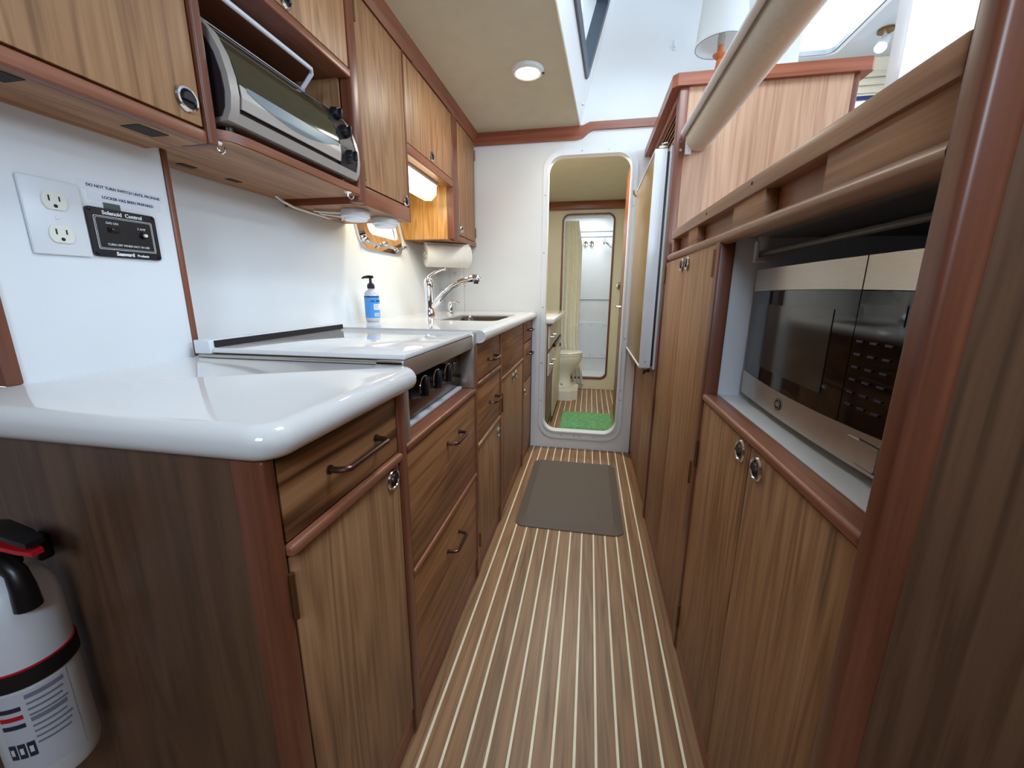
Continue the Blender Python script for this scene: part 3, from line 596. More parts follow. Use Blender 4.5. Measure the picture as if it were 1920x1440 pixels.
# puck lamps and their cable
for i, (x, y, lab) in enumerate(((-.870, 1.455, 'white round puck lamp nearer the toaster under the tall cabinet'), (-.842, 1.625, 'white round puck lamp nearer the sink under the tall cabinet'))):
    p = thing('puck_lamp', lab, 'lamp', (x, y, 1.36), 'puck lamps under the tall cabinet')
    G().lathe([(.0001, 1.3895), (.050, 1.3895), (.052, 1.368), (.046, 1.364), (.0001, 1.364)], (x, y, 0), 'z', 30).build('lamp_housing', 'plate', p)
    G().lathe([(.0001, 1.364), (.044, 1.364), (.040, 1.355), (.0001, 1.352)], (x, y, 0), 'z', 28).build('lamp_lens', 'frost', p)
g = G().tube([(-1.03, 1.25, 1.404), (-1.02, 1.27, 1.39), (-1.03, 1.335, 1.384), (-1.03, 1.42, 1.382), (-1.04, 1.55, 1.384), (-1.0, 1.57, 1.380), (-.95, 1.50, 1.378), (-.90, 1.47, 1.382)], .0042, 8)
g.tube([(-.90, 1.455, 1.384), (-.96, 1.42, 1.382), (-1.0, 1.40, 1.384), (-.99, 1.43, 1.378), (-.93, 1.47, 1.374), (-.91, 1.56, 1.378), (-.88, 1.60, 1.384)], .0042, 8)
tag(g.build('lamp_cable', 'ivory'), 'white cable clipped under the wall cabinets feeding the puck lamps', 'cable')
# paper towel holder and roll
TW = Matrix.Translation((-.99, 2.40, 1.314)) @ Matrix.Rotation(-math.atan2(.225, .17), 4, 'Z')      # axis set diagonally under the cabinet
def tw(g): g.bm.transform(TW); return g
h = thing('paper_towel_holder', 'white wire paper towel holder screwed under the corner cabinet', 'holder', (-.88, 2.48, 1.39))
tw(G().box(-.02, .02, -.006, .275, .066, .0735, .002)).build('mounting_bar', 'alu', h)
for y in (-.010, .288): tw(G().tube([(0, min(y + .01, .27), .068), (0, y, .062), (.004, y, .035), (.018, y, .015), (.02, y, 0), (.012, y, -.016), (0, y, -.02), (-.012, y, -.016), (-.02, y, 0), (-.014, y, .014), (0, y, .02)], .0032, 8)).build('wire_arm', 'steel', h)
tw(G().lathe([(.0001, -.006), (.016, -.006), (.016, .284), (.0001, .284)], (0, 0, 0), 'y', 16)).build('spindle', 'plate', h)
g = tw(G().lathe([(.019, 0), (.065, 0), (.068, .004), (.068, .271), (.065, .275), (.019, .275), (.019, 0)], (0, 0, 0), 'y', 56, False))
tag(g.build('paper_towel_roll', 'ptowel'), 'roll of white paper towels hanging under the corner cabinet', 'paper towels')
# window in the hull side
w2 = thing('window_2', 'chrome framed port window in the hull side above the soap bottle', 'window', (-1.07, 2.0, 1.44), None, 'structure')
def hull_plate(o, holes, a, b):
    g = G(); g.prism(o, 'yz', 0, 1, holes)
    nx, nz_ = 1 / math.hypot(1, .195), .195 / math.hypot(1, .195)
    for v in g.bm.verts:
        q = a if v.co.x < .5 else b; v.co = Vector((hullx(v.co.z) + nx * q, v.co.y, v.co.z + nz_ * q))
    return g
hull_plate(rrect(1.795, 2.232, 1.295, 1.60, .06), [rrect(1.845, 2.185, 1.345, 1.555, .04)], -.005, .012).build('outer_frame', 'chrome', w2)
hull_plate(rrect(1.825, 2.205, 1.325, 1.575, .05), [rrect(1.862, 2.168, 1.362, 1.540, .035)], .012, .028).build('inner_frame', 'chrome', w2)
hull_plate(rrect(1.86, 2.17, 1.36, 1.545, .03), [], .002, .005).build('pane', emit('daylit_frosted_port', (240, 226, 238), .35), w2)
for i in range(9): hull_plate(rrect(1.868 + i * .033, 1.880 + i * .033, 1.365, 1.54, .003, 2), [], .005, .0062).build('blind_pleat', 'frost', w2)
for y in (1.815, 1.99, 2.205):
    q = Vector((hullx(1.335) + .03, y, 1.335)); G().lathe([(.0001, 0), (.012, 0), (.012, .01), (.008, .013), (.012, .02), (.010, .028), (.0001, .03)], q - Vector((.01, 0, 0)), 'x', 16).build('window_dog', 'chrome', w2)
# small outlet on the bulkhead below the towels
o = thing('power_outlet', 'small white outlet on the bulkhead half hidden below the paper towels', 'outlet', (-.93, YF, 1.25))
G().box(-.965, -.895, YF - .005, YF, 1.19, 1.305, .003).build('cover_plate', 'plate', o)
for z in (1.272, 1.222):
    for dx, hh in ((-.007, .009), (.007, .009)): G().box(-.93 + dx - .0015, -.93 + dx + .0015, YF - .006, YF - .0045, z, z + hh).build('slot', 'dark', o)
    G().lathe([(.0001, 0), (.003, 0), (.003, .001), (.0001, .001)], (-.93, YF - .006, z - .009), 'y', 10).build('ground_hole', 'dark', o)
G().lathe([(.0001, 0), (.006, 0), (.005, .003), (.0001, .004)], (-.885, YF - .003, 1.06), 'y', 12).build('wall_button', 'plate', wb)

# ------------------------------------------------------------------ toaster oven
t = thing('toaster_oven', 'silver and black toaster oven with a curved glass door in the teak bay', 'toaster oven', (-.9, 1.06, 1.432))
TP = [(-1.05, 1.452), (-.80, 1.448), (-.768, 1.452), (-.757, 1.47), (-.752, 1.50), (-.755, 1.535), (-.766, 1.575), (-.787, 1.615), (-.815, 1.645), (-.85, 1.668), (-.90, 1.682), (-1.05, 1.682)]
def toast(off, y0, y1, i0=0, i1=None, thick=None):
    pr = TP[i0:i1]; cxm, czm = -.93, 1.55; g = G()
    def grow(p, o):
        v = Vector((p[0] - cxm, p[1] - czm)); n = v.normalized(); return (p[0] + n.x * o, p[1] + n.y * o)
    if thick is None: g.prism([grow(p, off) for p in pr], 'xz', y0, y1)
    else: g.prism([grow(p, off) for p in pr] + [grow(p, off - thick) for p in pr[::-1]], 'xz', y0, y1)
    return g
toast(-.006, .822, 1.292).build('body', 'cap', t, 50)
toast(.004, .816, .838).build('end_housing', 'silverp', t, 50)
toast(-.010, .8135, .817).build('side_plate', mat('plum_black_side', (44, 36, 42), .35), t, 50)
toast(.004, 1.288, 1.302).build('end_housing', 'silverp', t, 50)
toast(.001, 1.205, 1.288, 3, 10, .008).build('control_panel', mat('matt_black_controls', (24, 23, 26), .5), t, 50)
def tx(z):
    fr = TP[2:10]
    for (xa, za), (xb, zb) in zip(fr, fr[1:]):
        if za <= z <= zb: return xa + (xb - xa) * (z - za) / (zb - za)
    return fr[-1][0]
def tstrip(y0, y1, zlo, zhi, off, n=12, ny=16, th=.004):
    g = G(); rings = []
    for j in range(ny + 1):
        u = j / ny; y = y0 + (y1 - y0) * u; a, b = zlo(u), zhi(u); zz = [a + (b - a) * k / n for k in range(n + 1)]
        rings.append([(tx(z) + off, y, z) for z in zz] + [(tx(z) + off - th, y, z) for z in zz[::-1]])
    return g.ring(rings)
gd = tstrip(.842, 1.198, lambda u: 1.50, lambda u: 1.660, .003).build('glass_door', 'toastglass', t, 60)
tstrip(.842, 1.198, lambda u: 1.478, lambda u: 1.524 - .012 * math.sin(PI * u), .0055).build('door_trim', 'silverp', gd, 60)
tstrip(.860, 1.192, lambda u: 1.517 - .026 * math.sin(PI * min(1, u * 1.05)) ** .8, lambda u: 1.5255, .0066).build('door_band', mat('blue_grey_band', (126, 140, 146), .22, .2), gd, 60)
tstrip(.845, 1.196, lambda u: 1.630, lambda u: 1.634, .0045).build('heater_line', 'grey_ink', gd, 60)
toast(.004, .838, 1.288, 1, 4, .006).build('base_trim', 'silverp', t, 50)
toast(.004, .838, 1.200, 9, 11, .004).build('top_trim', 'alu', t, 50)
G().tube([(-.86, .845, 1.672), (-.835, .845, 1.70), (-.815, .855, 1.712), (-.808, .88, 1.714), (-.808, 1.15, 1.714), (-.808, 1.178, 1.714), (-.815, 1.190, 1.708), (-.85, 1.192, 1.675)], .0058, 10).build('door_handle', 'alu', t)
for z, x in ((1.505, -.750), (1.575, -.763), (1.625, -.79)):
    kb = G().lathe([(.0001, -.004), (.019, -.004), (.018, .008), (.015, .016), (.0001, .018)], (x, 1.247, z), 'x', 24).build('control_knob', 'cap', t)
    G().box(x + .014, x + .026, 1.244, 1.250, z - .014, z + .014, .002).build('knob_grip', 'black', kb)
text('TOAST', .008, (-.7445, 1.247, 1.535), '+x', 'grey_ink', t)
for x in (-.80, -1.0):
    for y in (.85, 1.27): G().lathe([(.0001, 1.4325), (.012, 1.4325), (.014, 1.452), (.0001, 1.452)], (x, y, 0), 'z', 14).build('foot', 'black', t)

# ------------------------------------------------------------------ right side: base cabinet, niche, tall cabinet
c = thing('base_cabinet', 'teak cabinet below the microwave with two latched doors', 'cabinet', (.55, .81, 0), 'right galley cabinets')
G().box(XR + .02, .80, .467, 1.135, .02, .812).build('carcass', 'teak_z', c)
d = door(c, -1, XR, .469, .796, .045, .812); latch(d, -1, XR, .757, .784)
d = door(c, -1, XR, .799, 1.132, .045, .812); latch(d, -1, XR, .84, .787); hinge(d, -1, XR, 1.134, .62, .70); hinge(d, -1, XR, 1.134, .08, .16)
strip(c, 'kick_board', XR, XR + .02, .467, 1.135, .0, .042, 'red_y', .002)
strip(c, 'sill', XR - .006, XR + .036, .467, 1.134, .815, .834, 'red_y', .007)
c = thing('microwave_niche', 'white lined open niche that holds the microwave', 'niche', (.55, .81, .83), 'right galley cabinets')
G().box(XR + .0365, .80, .467, 1.142, .826, .832).build('niche_floor', 'white', c)
G().box(.80, .82, .467, 1.150, .826, 1.245).build('niche_back', 'white', c)
G().box(XR + .035, .80, 1.142, 1.1565, .832, 1.238).build('niche_side', 'white', c)
G().box(XR + .03, .80, .467, .474, .832, 1.238).build('niche_side', 'white', c)
G().box(XR + .02, .80, .467, 1.150, 1.232, 1.243).build('niche_top', mat('shaded_niche_liner', (150, 148, 146), .6), c)  # greyer than the white sides: shade under the niche top put into its colour
r_ = thing('niche_rod', 'white plastic rod on two clips across the top of the microwave niche', 'rod', (.42, .8, 1.2))
G().tube([(.405, .48, 1.192), (.405, 1.135, 1.192)], .006, 10).build('rod', mat('niche_shade_rod', (92, 88, 80), .5), r_)  # white rod coloured darker to stand in for the shade inside the niche
for y in (.515, 1.115):
    g = G(); g.box(.395, .415, y - .007, y + .007, 1.200, 1.235, .002); g.box(.388, .396, y - .007, y + .007, 1.175, 1.222, .002); g.box(.388, .420, y - .007, y + .007, 1.172, 1.181, .002); g.build('rod_clip', 'plate', r_)
# tall cabinet
c = thing('tall_cabinet', 'tall teak locker with paired latched doors left of the microwave', 'cabinet', (.55, 1.53, 0), 'right galley cabinets')
G().box(XR + .02, .80, 1.157, 1.897, .0, 1.236).build('carcass', 'teak_z', c)
strip(c, 'stile', XR - .004, XR + .034, 1.135, 1.173, .0, 1.236, 'red_z', .005)
d = door(c, -1, XR, 1.176, 1.530, .045, 1.225); latch(d, -1, XR, 1.490, 1.196); hinge(d, -1, XR, 1.1745, 1.14, 1.21); hinge(d, -1, XR, 1.1745, .55, .62)
d = door(c, -1, XR, 1.533, 1.888, .045, 1.225); latch(d, -1, XR, 1.572, 1.196); hinge(d, -1, XR, 1.8905, 1.14, 1.21); hinge(d, -1, XR, 1.8905, .55, .62)
strip(c, 'kick_board', XR, XR + .02, 1.157, 1.895, 0, .042, 'red_y', .002)
# fiddle rail
c = thing('fiddle_rail', 'long teak fiddle rail with spaced blocks above the microwave niche', 'rail', (.33, 1.1, 1.24))
g = G().box(XR - .008, XR + .03, .467, 1.785, 0, .036, .004)
for v in g.bm.verts: v.co.z = v.co.z * (.9 + .1 * (1.785 - v.co.y) / 1.3) + 1.286 + .020 * (v.co.y - .467) / 1.318
g.build('upper_beam', 'rail_y', c)
g = G(); rg = []
for y in (.467, 1.845):
    zz = 1.226 if y < 1 else 1.243
    rg.append([(XR + .014 + .022 * math.cos(a), y, zz + .0155 * math.sin(a)) for a in [2 * PI * k / 20 for k in range(20)]])
g.ring(rg); g.build('hand_rail', 'rail_y', c)
for y0, y1 in ((.467, .690), (.895, 1.075), (1.40, 1.52), (1.765, 1.80)): G().box(XR, XR + .024, y0, y1, 1.236, 1.305, .002).build('spacer_block', 'teak_y', c)
G().box(XR + .024, XR + .042, .467, 1.84, 1.244, 1.318).build('back_board', 'red_y', c)
for y in (.95, 1.28): G().lathe([(.0001, 0), (.004, 0), (.0035, .0015), (.0001, .002)], (XR - .0075, y, 1.315), '-x', 10).build('screw_hole', 'dark', c)
G().lathe([(.0001, 0), (.007, 0), (.0001, .001)], (XR + .0235, 1.68, 1.28), '-x', 12).build('wood_plug', 'rail_y', c)
# end post and panel
struct(G().box(XR - .011, XR + .024, .434, .4655, 0, 2.75, .007, 4).build('trim_7', 'red_z'), 'upright teak corner post right of the microwave', 'trim')
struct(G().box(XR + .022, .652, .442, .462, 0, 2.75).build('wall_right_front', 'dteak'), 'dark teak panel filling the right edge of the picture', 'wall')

# ------------------------------------------------------------------ microwave
m = thing('microwave', 'stainless and black microwave oven inside the white niche', 'microwave', (.55, .835, .832))
XM = .398
def mpt(y, b=.010): # slightly bowed front
    return XM - b * (1 - ((y - .835) / .275) ** 2)
G().box(XM + .012, .76, .560, 1.110, .846, 1.156, .004).build('body', mat('grey_microwave_case', (60, 58, 58), .4, .4), m)
def bow(name, y0, y1, z0, z1, mt, off=0, par=None, arch0=0, arch1=0, n=16, th=.018):
    g = G(); fr = []; 
    for i in range(n + 1):
        y = y0 + (y1 - y0) * i / n; u = ((y - .835) / .275) ** 2
        x = mpt(y) - off; a0 = z0 + arch0 * (1 - u); a1 = z1 + arch1 * (1 - u)
        fr.append([(x, y, a0), (x, y, a1), (x + th, y, a1), (x + th, y, a0)])
    g.ring(fr); return g.build(name, mt, par or m)
bow('lower_band', .560, 1.110, .850, .908, 'steel', 0, None, 0, -.006)
bow('upper_band', .690, 1.110, 1.103, 1.154, 'steel', 0, None, .004, 0)
bow('upper_band', .560, .687, 1.103, 1.154, 'steel', 0, None, .004, 0)
dw = bow('glass_door', .6905, 1.106, .909, 1.102, 'blackg', -.0005, None, -.006, .004)
bow('window_screen', .745, 1.07, .935, 1.075, mat('smoked_door_screen', (52, 50, 46), .12), .0006, dw, 0, 0, 12, .001)
cp = bow('control_panel', .560, .6885, .909, 1.102, 'blackg', -.0005, None, -.005, .003)
LEG = mat('violet_legend', (40, 36, 60), .4)
for i in range(6):
    for j in range(3):
        y = .672 - j * .028; G().box(mpt(y) - .0012, mpt(y) + .002, y - .007, y + .007, .935 + i * .019, .938 + i * .019).build('key_legend', LEG, cp)
bow('display', .60, .675, 1.058, 1.085, mat('display_glass', (30, 40, 42), .05), .0006, cp, 0, 0, 4, .001)
bt = G().prism(rrect(.588, .664, .856, .896, .006), 'yz', mpt(.62) - .0008, mpt(.62) + .003).build('button_surround', 'black', m)
G().prism(rrect(.590, .661, .859, .893, .005), 'yz', mpt(.62) - .004, mpt(.62) + .003).build('door_button', 'steel', bt)
lg = G().lathe([(.0001, 0), (.0125, 0), (.0125, .002), (.0001, .002)], (mpt(.88), .88, .878), '-x', 28).build('round_emblem', 'black', m)
G().lathe([(.0100, .002), (.0112, .002), (.0112, .0026), (.0100, .0026)], (mpt(.88), .88, .878), '-x', 28, False).build('emblem_ring', 'steel', lg)
text('GE', .0115, (mpt(.88) - .0024, .88, .878), '-x', 'silverp', lg, bold=.0003)
for x in (.43, .72):
    for y in (.59, 1.08): G().lathe([(.0001, .8322), (.011, .8322), (.012, .847), (.0001, .847)], (x, y, 0), 'z', 14).build('foot', 'black', m)

# ------------------------------------------------------------------ refrigerator and its cabinet
c = thing('louvre_cabinet', 'capped teak cabinet with louvres above the refrigerator', 'cabinet', (.62, 2.3, 1.7), 'right galley cabinets')
G().box(XR + .03, .935, 1.905, 1.925, 1.276, 1.892).build('end_panel', wood('pale_teak_veneer', (154, 110, 82), (184, 143, 112), (202, 164, 134), 'z', .45, 1.0, .02, .05), c)
strip(c, 'end_edging', .922, .940, 1.902, 1.93, 1.276, 1.892, 'red_z', .003)
G().prism([(.300, 1.885), (.965, 1.885), (.975, 1.895), (.975, 2.752), (.282, 2.752), (.282, 1.905)], 'xy', 1.892, 1.936).build('top_cap', 'red_x', c)
strip(c, 'louvre_frame', XR - .004, XR + .02, 1.946, 2.736, 1.862, 1.8915, 'red_y', .003)
for i in range(5):
    g = G(); z = 1.737 + i * .026; g.ring([[(XR + .002, y, z), (XR + .006, y, z - .003), (XR + .026, y, z + .022), (XR + .022, y, z + .026)] for y in (1.946, 2.736)]); g.build('louvre_slat', 'red_y', c)
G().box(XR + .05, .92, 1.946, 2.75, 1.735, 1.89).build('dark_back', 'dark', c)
strip(c, 'louvre_sill', XR - .002, XR + .03, 1.946, 2.736, 1.712, 1.732, 'red_y', .003)
struct(G().box(XR - .006, XR + .03, 1.898, 1.945, 0, 1.8915, .004).build('trim_8', 'red_z'), 'upright red teak post between the tall locker and the refrigerator', 'trim')
struct(G().box(XR - .002, XR + .02, 2.738, 2.757, 0, 1.8915, .002).build('trim_9', 'red_z'), 'upright teak strip where the refrigerator meets the bulkhead', 'trim')
c = thing('base_cabinet', 'teak cabinet with plain doors below the refrigerator', 'cabinet', (.55, 2.34, 0), 'right galley cabinets')
G().box(XR + .022, .80, 1.946, 2.736, .0, .735).build('carcass', 'teak_z', c)
d = door(c, -1, XR + .002, 1.950, 2.325, .03, .730); d = door(c, -1, XR + .002, 2.328, 2.735, .03, .730)
f = thing('refrigerator', 'built in refrigerator with a tan door in a white metal frame', 'refrigerator', (.45, 2.38, .74))
G().box(XR - .008, .80, 1.965, 2.735, .742, 1.705).build('body', 'alu', f)
G().box(.298, XR - .008, 2.005, 2.725, .752, 1.695).build('gasket', 'black', f)
fd = G().box(.252, .298, 2.0, 2.728, .748, 1.70, .003).build('door', 'tan', f)
g = G(); g.box(.247, .299, 1.996, 2.006, .744, 1.704, .002); g.box(.247, .299, 2.722, 2.732, .744, 1.704, .002); g.box(.247, .299, 2.0, 2.73, .742, .752, .002); g.box(.247, .299, 2.0, 2.73, 1.696, 1.706, .002)
g.build('door_frame', 'alu', fd)
g = G(); g.box(.262, .300, 1.998, 2.05, 1.706, 1.716, .002); g.tube([(.28, 2.02, 1.715), (.28, 2.02, 1.728), (.30, 2.02, 1.732)], .006, 8); g.build('top_hinge', 'steel', fd)
g = G(); g.box(.268, .300, 1.998, 2.03, .722, .742, .002); g.tube([(.275, 2.01, .725), (.275, 2.01, .712)], .006, 8); g.build('bottom_hinge', 'bronze', fd)
G().tube([(.245, 2.70, 1.665), (.23, 2.69, 1.675), (.225, 2.67, 1.69)], .006, 8).build('door_latch', 'steel', fd)
G().lathe([(.0001, 0), (.004, 0), (.0001, .002)], (.275, 1.994, .775), 'y', 8).build('screw', 'steel', fd)

# ------------------------------------------------------------------ roller blind
b = thing('roller_blind', 'rolled beige fabric blind slung along the salon opening', 'blind', (.40, 1.0, 1.70))
G().tube([(.400, .49, 1.705), (.400, 1.883, 1.705)], .052, 40).build('fabric_roll', 'shade', b)
G().tube([(.336, .49, 1.722), (.336, 1.88, 1.722)], .011, 14).build('hem_bar', 'alu', b)
G().box(.345, .352, .49, 1.88, 1.708, 1.716).build('edge_channel', 'steel', b)
G().box(.349, .372, 1.884, 1.9045, 1.645, 1.735, .002).build('wall_bracket', 'alu', b)
for z in (1.66, 1.69, 1.72): G().lathe([(.0001, 0), (.005, 0), (.004, .003), (.0001, .004)], (.330, 1.880, z), 'y', 10).build('bracket_screw', 'chrome', b)

# ------------------------------------------------------------------ salon lamp, hook, reading lamp
l = thing('table_lamp', 'table lamp with a white drum shade on top of the louvred cabinet', 'lamp', (.575, 2.45, 1.936))
G().lathe([(.0001, 1.937), (.06, 1.937), (.062, 1.95), (.03, 1.965), (.014, 1.99), (.018, 2.06), (.030, 2.12), (.018, 2.19), (.012, 2.23)], (.575, 2.45, 0), 'z', 28).build('base', 'orange', l)
G().lathe([(.012, 2.225), (.03, 2.24), (.034, 2.248), (.016, 2.252), (.014, 2.285), (.0001, 2.287)], (.575, 2.45, 0), 'z', 24).build('collar', 'orange', l)
G().lathe([(.0001, 2.285), (.016, 2.285), (.017, 2.32), (.014, 2.34), (.0001, 2.345)], (.575, 2.45, 0), 'z', 18).build('socket', 'steel', l)
G().lathe([(.0001, 2.34), (.012, 2.345), (.028, 2.39), (.024, 2.42), (.0001, 2.435)], (.575, 2.45, 0), 'z', 20).build('bulb', 'lampshade', l)
g = G().lathe([(.118, 2.285), (.100, 2.50), (.097, 2.50), (.115, 2.285), (.118, 2.285)], (.575, 2.45, 0), 'z', 48, False); g.build('lamp_shade', 'lampshade', l)
G().lathe([(.1165, 2.2835), (.1185, 2.2855), (.1165, 2.2875), (.1145, 2.2855), (.1165, 2.2835)], (.575, 2.45, 0), 'z', 48, False).build('shade_rim', 'grey_ink', l)
h = thing('wall_hook', 'tiny white adhesive hook on the salon wall left of the lamp', 'hook', (.403, YF, 2.46))
G().box(.393, .413, YF - .004, YF, 2.435, 2.485, .002).build('back_plate', 'plate', h); G().tube([(.403, YF - .004, 2.45), (.403, YF - .016, 2.447), (.403, YF - .02, 2.455)], .003, 8).build('hook', 'plate', h)
l = thing('reading_lamp', 'small swivel reading lamp under the salon headliner', 'lamp', (1.78, 3.4, 2.7))
G().lathe([(.0001, 2.749), (.045, 2.749), (.045, 2.735), (.0001, 2.73)], (1.78, 3.4, 0), 'z', 20).build('base', 'brass', l)
G().tube([(1.78, 3.4, 2.735), (1.78, 3.4, 2.69)], .012, 10).build('stem', 'chrome', l)
G().tube([(1.79, 3.41, 2.70), (1.745, 3.36, 2.63)], [.026, .034], 16).build('lamp_head', 'alu', l)

# ------------------------------------------------------------------ ceiling lamp
l = thing('ceiling_light', 'lit round lamp recessed in the cream galley headliner', 'lamp', (-.325, 2.06, 2.06))
G().lathe([(.052, 2.064), (.060, 2.061), (.072, 2.068), (.074, 2.0795), (.046, 2.0795), (.046, 2.066), (.052, 2.064)], (-.325, 2.06, 0), 'z', 40, False).build('bezel', 'plate', l)
G().lathe([(.0001, 2.058), (.03, 2.058), (.050, 2.063), (.050, 2.075), (.0001, 2.075)], (-.325, 2.06, 0), 'z', 36).build('diffuser', 'ledwarm', l)
G().box(-.262, -.250, 2.064, 2.076, 2.062, 2.066, .001).build('switch', 'black', l)
def lamp_light(name, kind, loc, power, col, r=.05, rot=None, **k):
    d = bpy.data.lights.new(name, kind); d.energy = power; d.color = col
    if kind == 'AREA':
        d.shape = k.get('shape', 'DISK'); d.size = r
        if 'sy' in k: d.size_y = k['sy']
    else: d.shadow_soft_size = r
    o_ = bpy.data.objects.new(name, d); COL.objects.link(o_); o_.location = loc
    if rot: o_.rotation_euler = rot
lamp_light('ceiling_light_glow', 'AREA', (-.325, 2.06, 2.052), 3, (1, .95, .84), .1)
lamp_light('tube_lamp_glow', 'AREA', (-.88, 1.98, 1.570), 1.0, (1, .92, .66), .06, None, shape='RECTANGLE', sy=.42)
# bathroom ceiling lamp
l = thing('ceiling_light', 'round lamp on the bathroom headliner', 'lamp', (-.1, 3.0, 2.05))
G().lathe([(.052, 2.044), (.060, 2.041), (.072, 2.048), (.074, 2.0595), (.046, 2.0595), (.046, 2.046), (.052, 2.044)], (-.1, 3.0, 0), 'z', 32, False).build('bezel', 'plate', l)
G().lathe([(.0001, 2.038), (.03, 2.038), (.050, 2.043), (.050, 2.055), (.0001, 2.055)], (-.1, 3.0, 0), 'z', 28).build('diffuser', 'ledwarm', l)
lamp_light('bathroom_light_glow', 'AREA', (-.1, 3.0, 2.03), 9, (1, .96, .80), .1)

# ------------------------------------------------------------------ mats
mt = thing('anti_fatigue_mat', 'dark brown padded mat with sloping edges on the galley floor', 'mat', (-.05, 2.1, 0))
g = G(); rg = []
for ins, z, rr in ((0, .001, .05), (.0, .004, .05), (.045, .018, .03), (.05, .0185, .03)):
    rg.append([(p[0], p[1], z) for p in rrect(-.312 + ins, .206 - ins, 1.708 + ins, 2.504 - ins, rr)])
g.ring(rg); g.build('mat_body', 'rubber', mt, 8)
g = G(); nx, ny = 60, 60; grid = []
for j in range(ny + 1):
    row = []
    for i in range(nx + 1):
        x = -.205 + .445 * i / nx; y = 3.18 + .44 * j / ny; e = 0 if i in (0, nx) or j in (0, ny) else 1
        row.append((x + random.uniform(-.003, .003), y + random.uniform(-.003, .003), .002 + e * (.012 + random.uniform(0, .012))))
    grid.append(row)
tag(g.sheet(grid).build('bath_mat', 'pile', None, 180), 'fluffy green bath mat just inside the bathroom doorway', 'bath mat')

# ------------------------------------------------------------------ bathroom things
v = thing('bathroom_vanity', 'cream bathroom vanity with brown trim seen through the doorway', 'vanity', (-.5, 3.5, 0))
G().box(-.775, -.29, 2.86, 4.05, .10, .88).build('body', 'cream', v)
G().box(-.775, -.235, 2.83, 4.10, .88, .925, .014, 4).build('counter_top', 'counter', v)
G().box(-.29, -.284, 2.86, 4.05, .10, .88).build('face_frame', 'red_z', v)
for y0, y1 in ((2.88, 3.05), (3.06, 3.30)):
    for z0, z1 in ((.70, .86), (.50, .66)):
        d = G().box(-.284, -.272, y0, y1, z0, z1, .002).build('drawer', 'cream', v); G().tube([(-.272, (y0 + y1) / 2 - .03, (z0 + z1) / 2), (-.25, (y0 + y1) / 2 - .03, (z0 + z1) / 2), (-.25, (y0 + y1) / 2 + .03, (z0 + z1) / 2), (-.272, (y0 + y1) / 2 + .03, (z0 + z1) / 2)], .005, 8).build('drawer_pull', 'chrome', d)
G().box(-.284, -.272, 3.31, 4.04, .70, .86, .002).build('false_front', 'cream', v)
G().box(-.284, -.262, 3.30, 4.045, .662, .688, .003).build('middle_rail', 'bronze', v)
d = G().box(-.284, -.272, 3.31, 4.04, .06, .655, .002).build('door', 'cream', v); G().lathe([(.0001, 0), (.018, 0), (.016, .01), (.0001, .014)], (-.272, 3.94, .60), 'x', 16).build('knob', 'bronze', d)
t = thing('toilet', 'white toilet on a raised plinth below the shower curtain', 'toilet', (-.3, 4.35, 0))
def oval(cx, cy, rx, ry, z, n=32): return [(cx + rx * math.cos(2 * PI * k / n), cy + ry * math.sin(2 * PI * k / n), z) for k in range(n)]
G().ring([oval(-.30, 4.33, .15, .12, .10), oval(-.30, 4.33, .13, .10, .16), oval(-.30, 4.33, .13, .10, .22), oval(-.30, 4.33, .17, .13, .28), oval(-.285, 4.33, .21, .17, .36), oval(-.28, 4.33, .225, .185, .42), oval(-.28, 4.33, .225, .185, .44)]).build('bowl', 'porc', t, 60)
G().ring([oval(-.28, 4.33, .222, .182, .441), oval(-.28, 4.33, .228, .188, .452), oval(-.28, 4.33, .225, .185, .462)]).build('seat', 'porc', t)
G().ring([oval(-.28, 4.33, .226, .186, .464), oval(-.28, 4.33, .230, .190, .474), oval(-.28, 4.33, .20, .16, .488)]).build('seat_lid', 'porc', t)
G().prism([(-.775, 4.06), (-.16, 4.06), (-.085, 4.13), (-.085, 4.42), (-.16, 4.54), (-.775, 4.54)], 'xy', 0, .098).build('plinth', 'porc', t)
G().lathe([(.0001, 0), (.012, 0), (.010, .008), (.0001, .01)], (-.26, 4.222, .135), 'y', 14).build('bolt_cap', 'chrome', t)
g = G(); grid = []
for j in range(40):
    z = 1.86 - 1.80 * j / 39; row = []
    fl_ = max(0, (.55 - z) / .5); bulge = max(0, min(1, (1.85 - z) / .25))
    for i in range(49):
        u = i / 48; x = -.312 + u * (.155 + .045 * bulge - .02 * fl_) + fl_ * .10
        y = 4.715 + .011 * math.sin(u * 26 + .3 * math.sin(z * 3)) + .006 * math.sin(u * 11 + z) - fl_ * .09
        row.append((x, y, max(z, .10 * (1 - 0) * 0 + z)))
    grid.append(row)
tag(g.sheet(grid).solid(.002).build('shower_curtain', 'cloth', None, 60), 'cream shower curtain gathered at the left of the shower opening', 'curtain')
s = thing('shower_set', 'chrome hand shower with hose on the shower wall', 'shower', (.1, 5.6, 1.6))
G().tube([(.375, 5.45, 1.52), (.28, 5.47, 1.62), (.19, 5.48, 1.70), (.17, 5.48, 1.72)], [.013, .013, .015, .02], 12).build('handle', 'chrome', s)
G().lathe([(.0001, -.012), (.042, -.012), (.045, 0), (.03, .018), (.0001, .022)], (.14, 5.475, 1.73), 'x', 20).build('shower_head', 'chrome', s)
G().tube([(.375, 5.45, 1.52), (.39, 5.44, 1.2), (.33, 5.45, .95), (.26, 5.47, .80), (.27, 5.48, .72), (.36, 5.50, .70)], .008, 8).build('hose', 'steel', s)
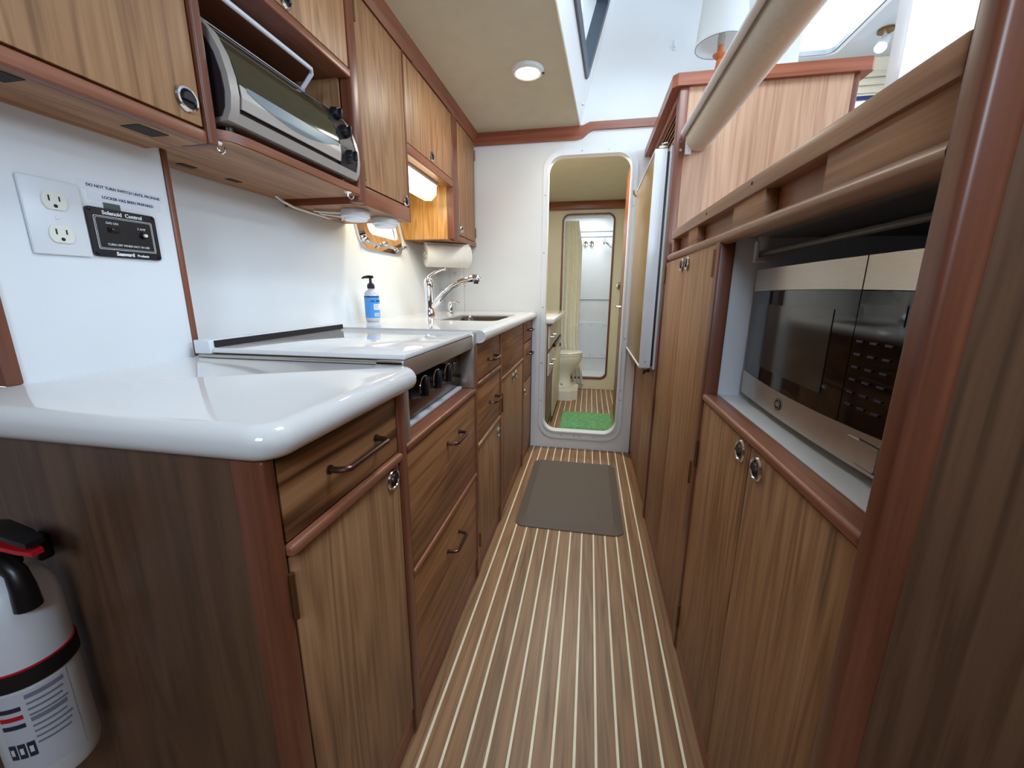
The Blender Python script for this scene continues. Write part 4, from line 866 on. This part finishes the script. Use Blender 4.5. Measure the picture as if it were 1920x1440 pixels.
for i, x in enumerate((-.09, -.015)):
    k_ = thing('shower_valve', ('left' if i == 0 else 'right') + ' round chrome valve of the pair on the shower wall', 'valve', (x, 5.62, 1.72), 'shower valves')
    G().lathe([(.0001, 0), (.035, 0), (.03, -.02), (.0001, -.022)], (x, 5.619, 1.72), 'y', 20).build('rosette', 'chrome', k_)
    G().box(x - .006, x + .006, 5.575, 5.60, 1.69, 1.75, .003).build('valve_handle', 'black', k_)
h = thing('towel_knob', 'round chrome knob on the cream wall right of the shower opening', 'knob', (.335, 4.65, 1.15))
G().lathe([(.0001, 0), (.045, 0), (.042, -.012), (.02, -.02), (.016, -.05), (.03, -.06), (.03, -.075), (.0001, -.08)], (.315, 4.65, 1.17), 'y', 24).build('rosette', 'chrome', h)
G().tube([(.315, 4.585, 1.17), (.38, 4.585, 1.17), (.41, 4.59, 1.17)], .01, 10).build('arm', 'chrome', h)

# ------------------------------------------------------------------ fire extinguisher
ex, ey, er = -.770, .336, .0475
f = thing('fire_extinguisher', 'white fire extinguisher strapped to the dark panel at the lower left', 'fire extinguisher', (ex, ey, .45))
G().lathe([(.0001, .3922), (.030, .3922), (er - .003, .4011), (er, .4146), (er, .6766), (er - .004, .6990), (er - .014, .7158), (.018, .7248), (.016, .7326)], (ex, ey, 0), 'z', 48).build('cylinder', 'ext', f)
G().lathe([(er, .5714), (er + .0025, .5725), (er + .0025, .5960), (er, .5971)], (ex, ey, 0), 'z', 48, False).build('strap', 'strap', f)
G().lathe([(er, .5973), (er + .0016, .5973), (er + .0016, .5999), (er, .5999)], (ex, ey, 0), 'z', 48, False).build('strap_edge', 'red', f)
g = G().box(ex - .03, ex - .002, ey + er - .006, .3935, .7102, .7483, .003); g.build('wall_bracket', 'black', f);
G().lathe([(.0001, .7326), (.022, .7326), (.022, .7584), (.016, .764), (.016, .786), (.0001, .7886)], (ex, ey, 0), 'z', 20).build('valve', 'black', f)
G().ring([[(ex - .02 + u * .10, ey - w_, z), (ex - .02 + u * .10, ey + w_, z), (ex - .02 + u * .10, ey + w_, z + .007), (ex - .02 + u * .10, ey - w_, z + .007)] for u, w_, z in ((0, .012, .7886), (.4, .013, .7931), (.8, .012, .7842), (1, .009, .7774))]).build('lever', 'black', f)
G().ring([[(ex - .025 + u * .10, ey - w_, z), (ex - .025 + u * .10, ey + w_, z), (ex - .025 + u * .10, ey + w_, z + .006), (ex - .025 + u * .10, ey - w_, z + .006)] for u, w_, z in ((0, .010, .7707), (.5, .011, .7707), (.85, .010, .7674), (1.05, .006, .7640))]).build('carry_handle', 'red', f)
G().tube([(ex + .01, ey - .005, .7472), (ex + .028, ey - .006, .7461), (ex + .042, ey - .006, .7360), (ex + .046, ey - .006, .7136), (ex + .046, ey - .006, .6834)], [.011, .011, .011, .0125, .014], 14).build('nozzle', 'black', f)
a_c = math.atan2(-ey, -ex)
lb = arc_patch(ex, ey, er, a_c - .95, a_c + .62, .4336, .5669, .0005, 24).build('instruction_label', mat('pale_label', (208, 212, 222), .4), f)
for i in range(9):
    z = .5546 - i * .0095; q = .05 * (i % 3); arc_patch(ex, ey, er + .0008, a_c - .28, a_c + .5 - q, z, z + (.0065 if i in (0, 4) else .003), .0003, 12).build('print_line', 'grey_ink', lb)
for i in range(3):
    arc_patch(ex, ey, er + .0008, a_c - .88, a_c - .40, .5400 - i * .014, .5467 - i * .014, .0003, 8).build('print_line', 'ink' if i != 1 else 'red', lb)
for i in range(3):
    sq = arc_patch(ex, ey, er + .0008, a_c - .90 + i * .20, a_c - .74 + i * .20, .4616, .4862, .0003, 4).build('pictogram', 'ink', lb)
    arc_patch(ex, ey, er + .0013, a_c - .86 + i * .20, a_c - .78 + i * .20, .4694, .4795, .0003, 3).build('pictogram', 'white_ink', lb)
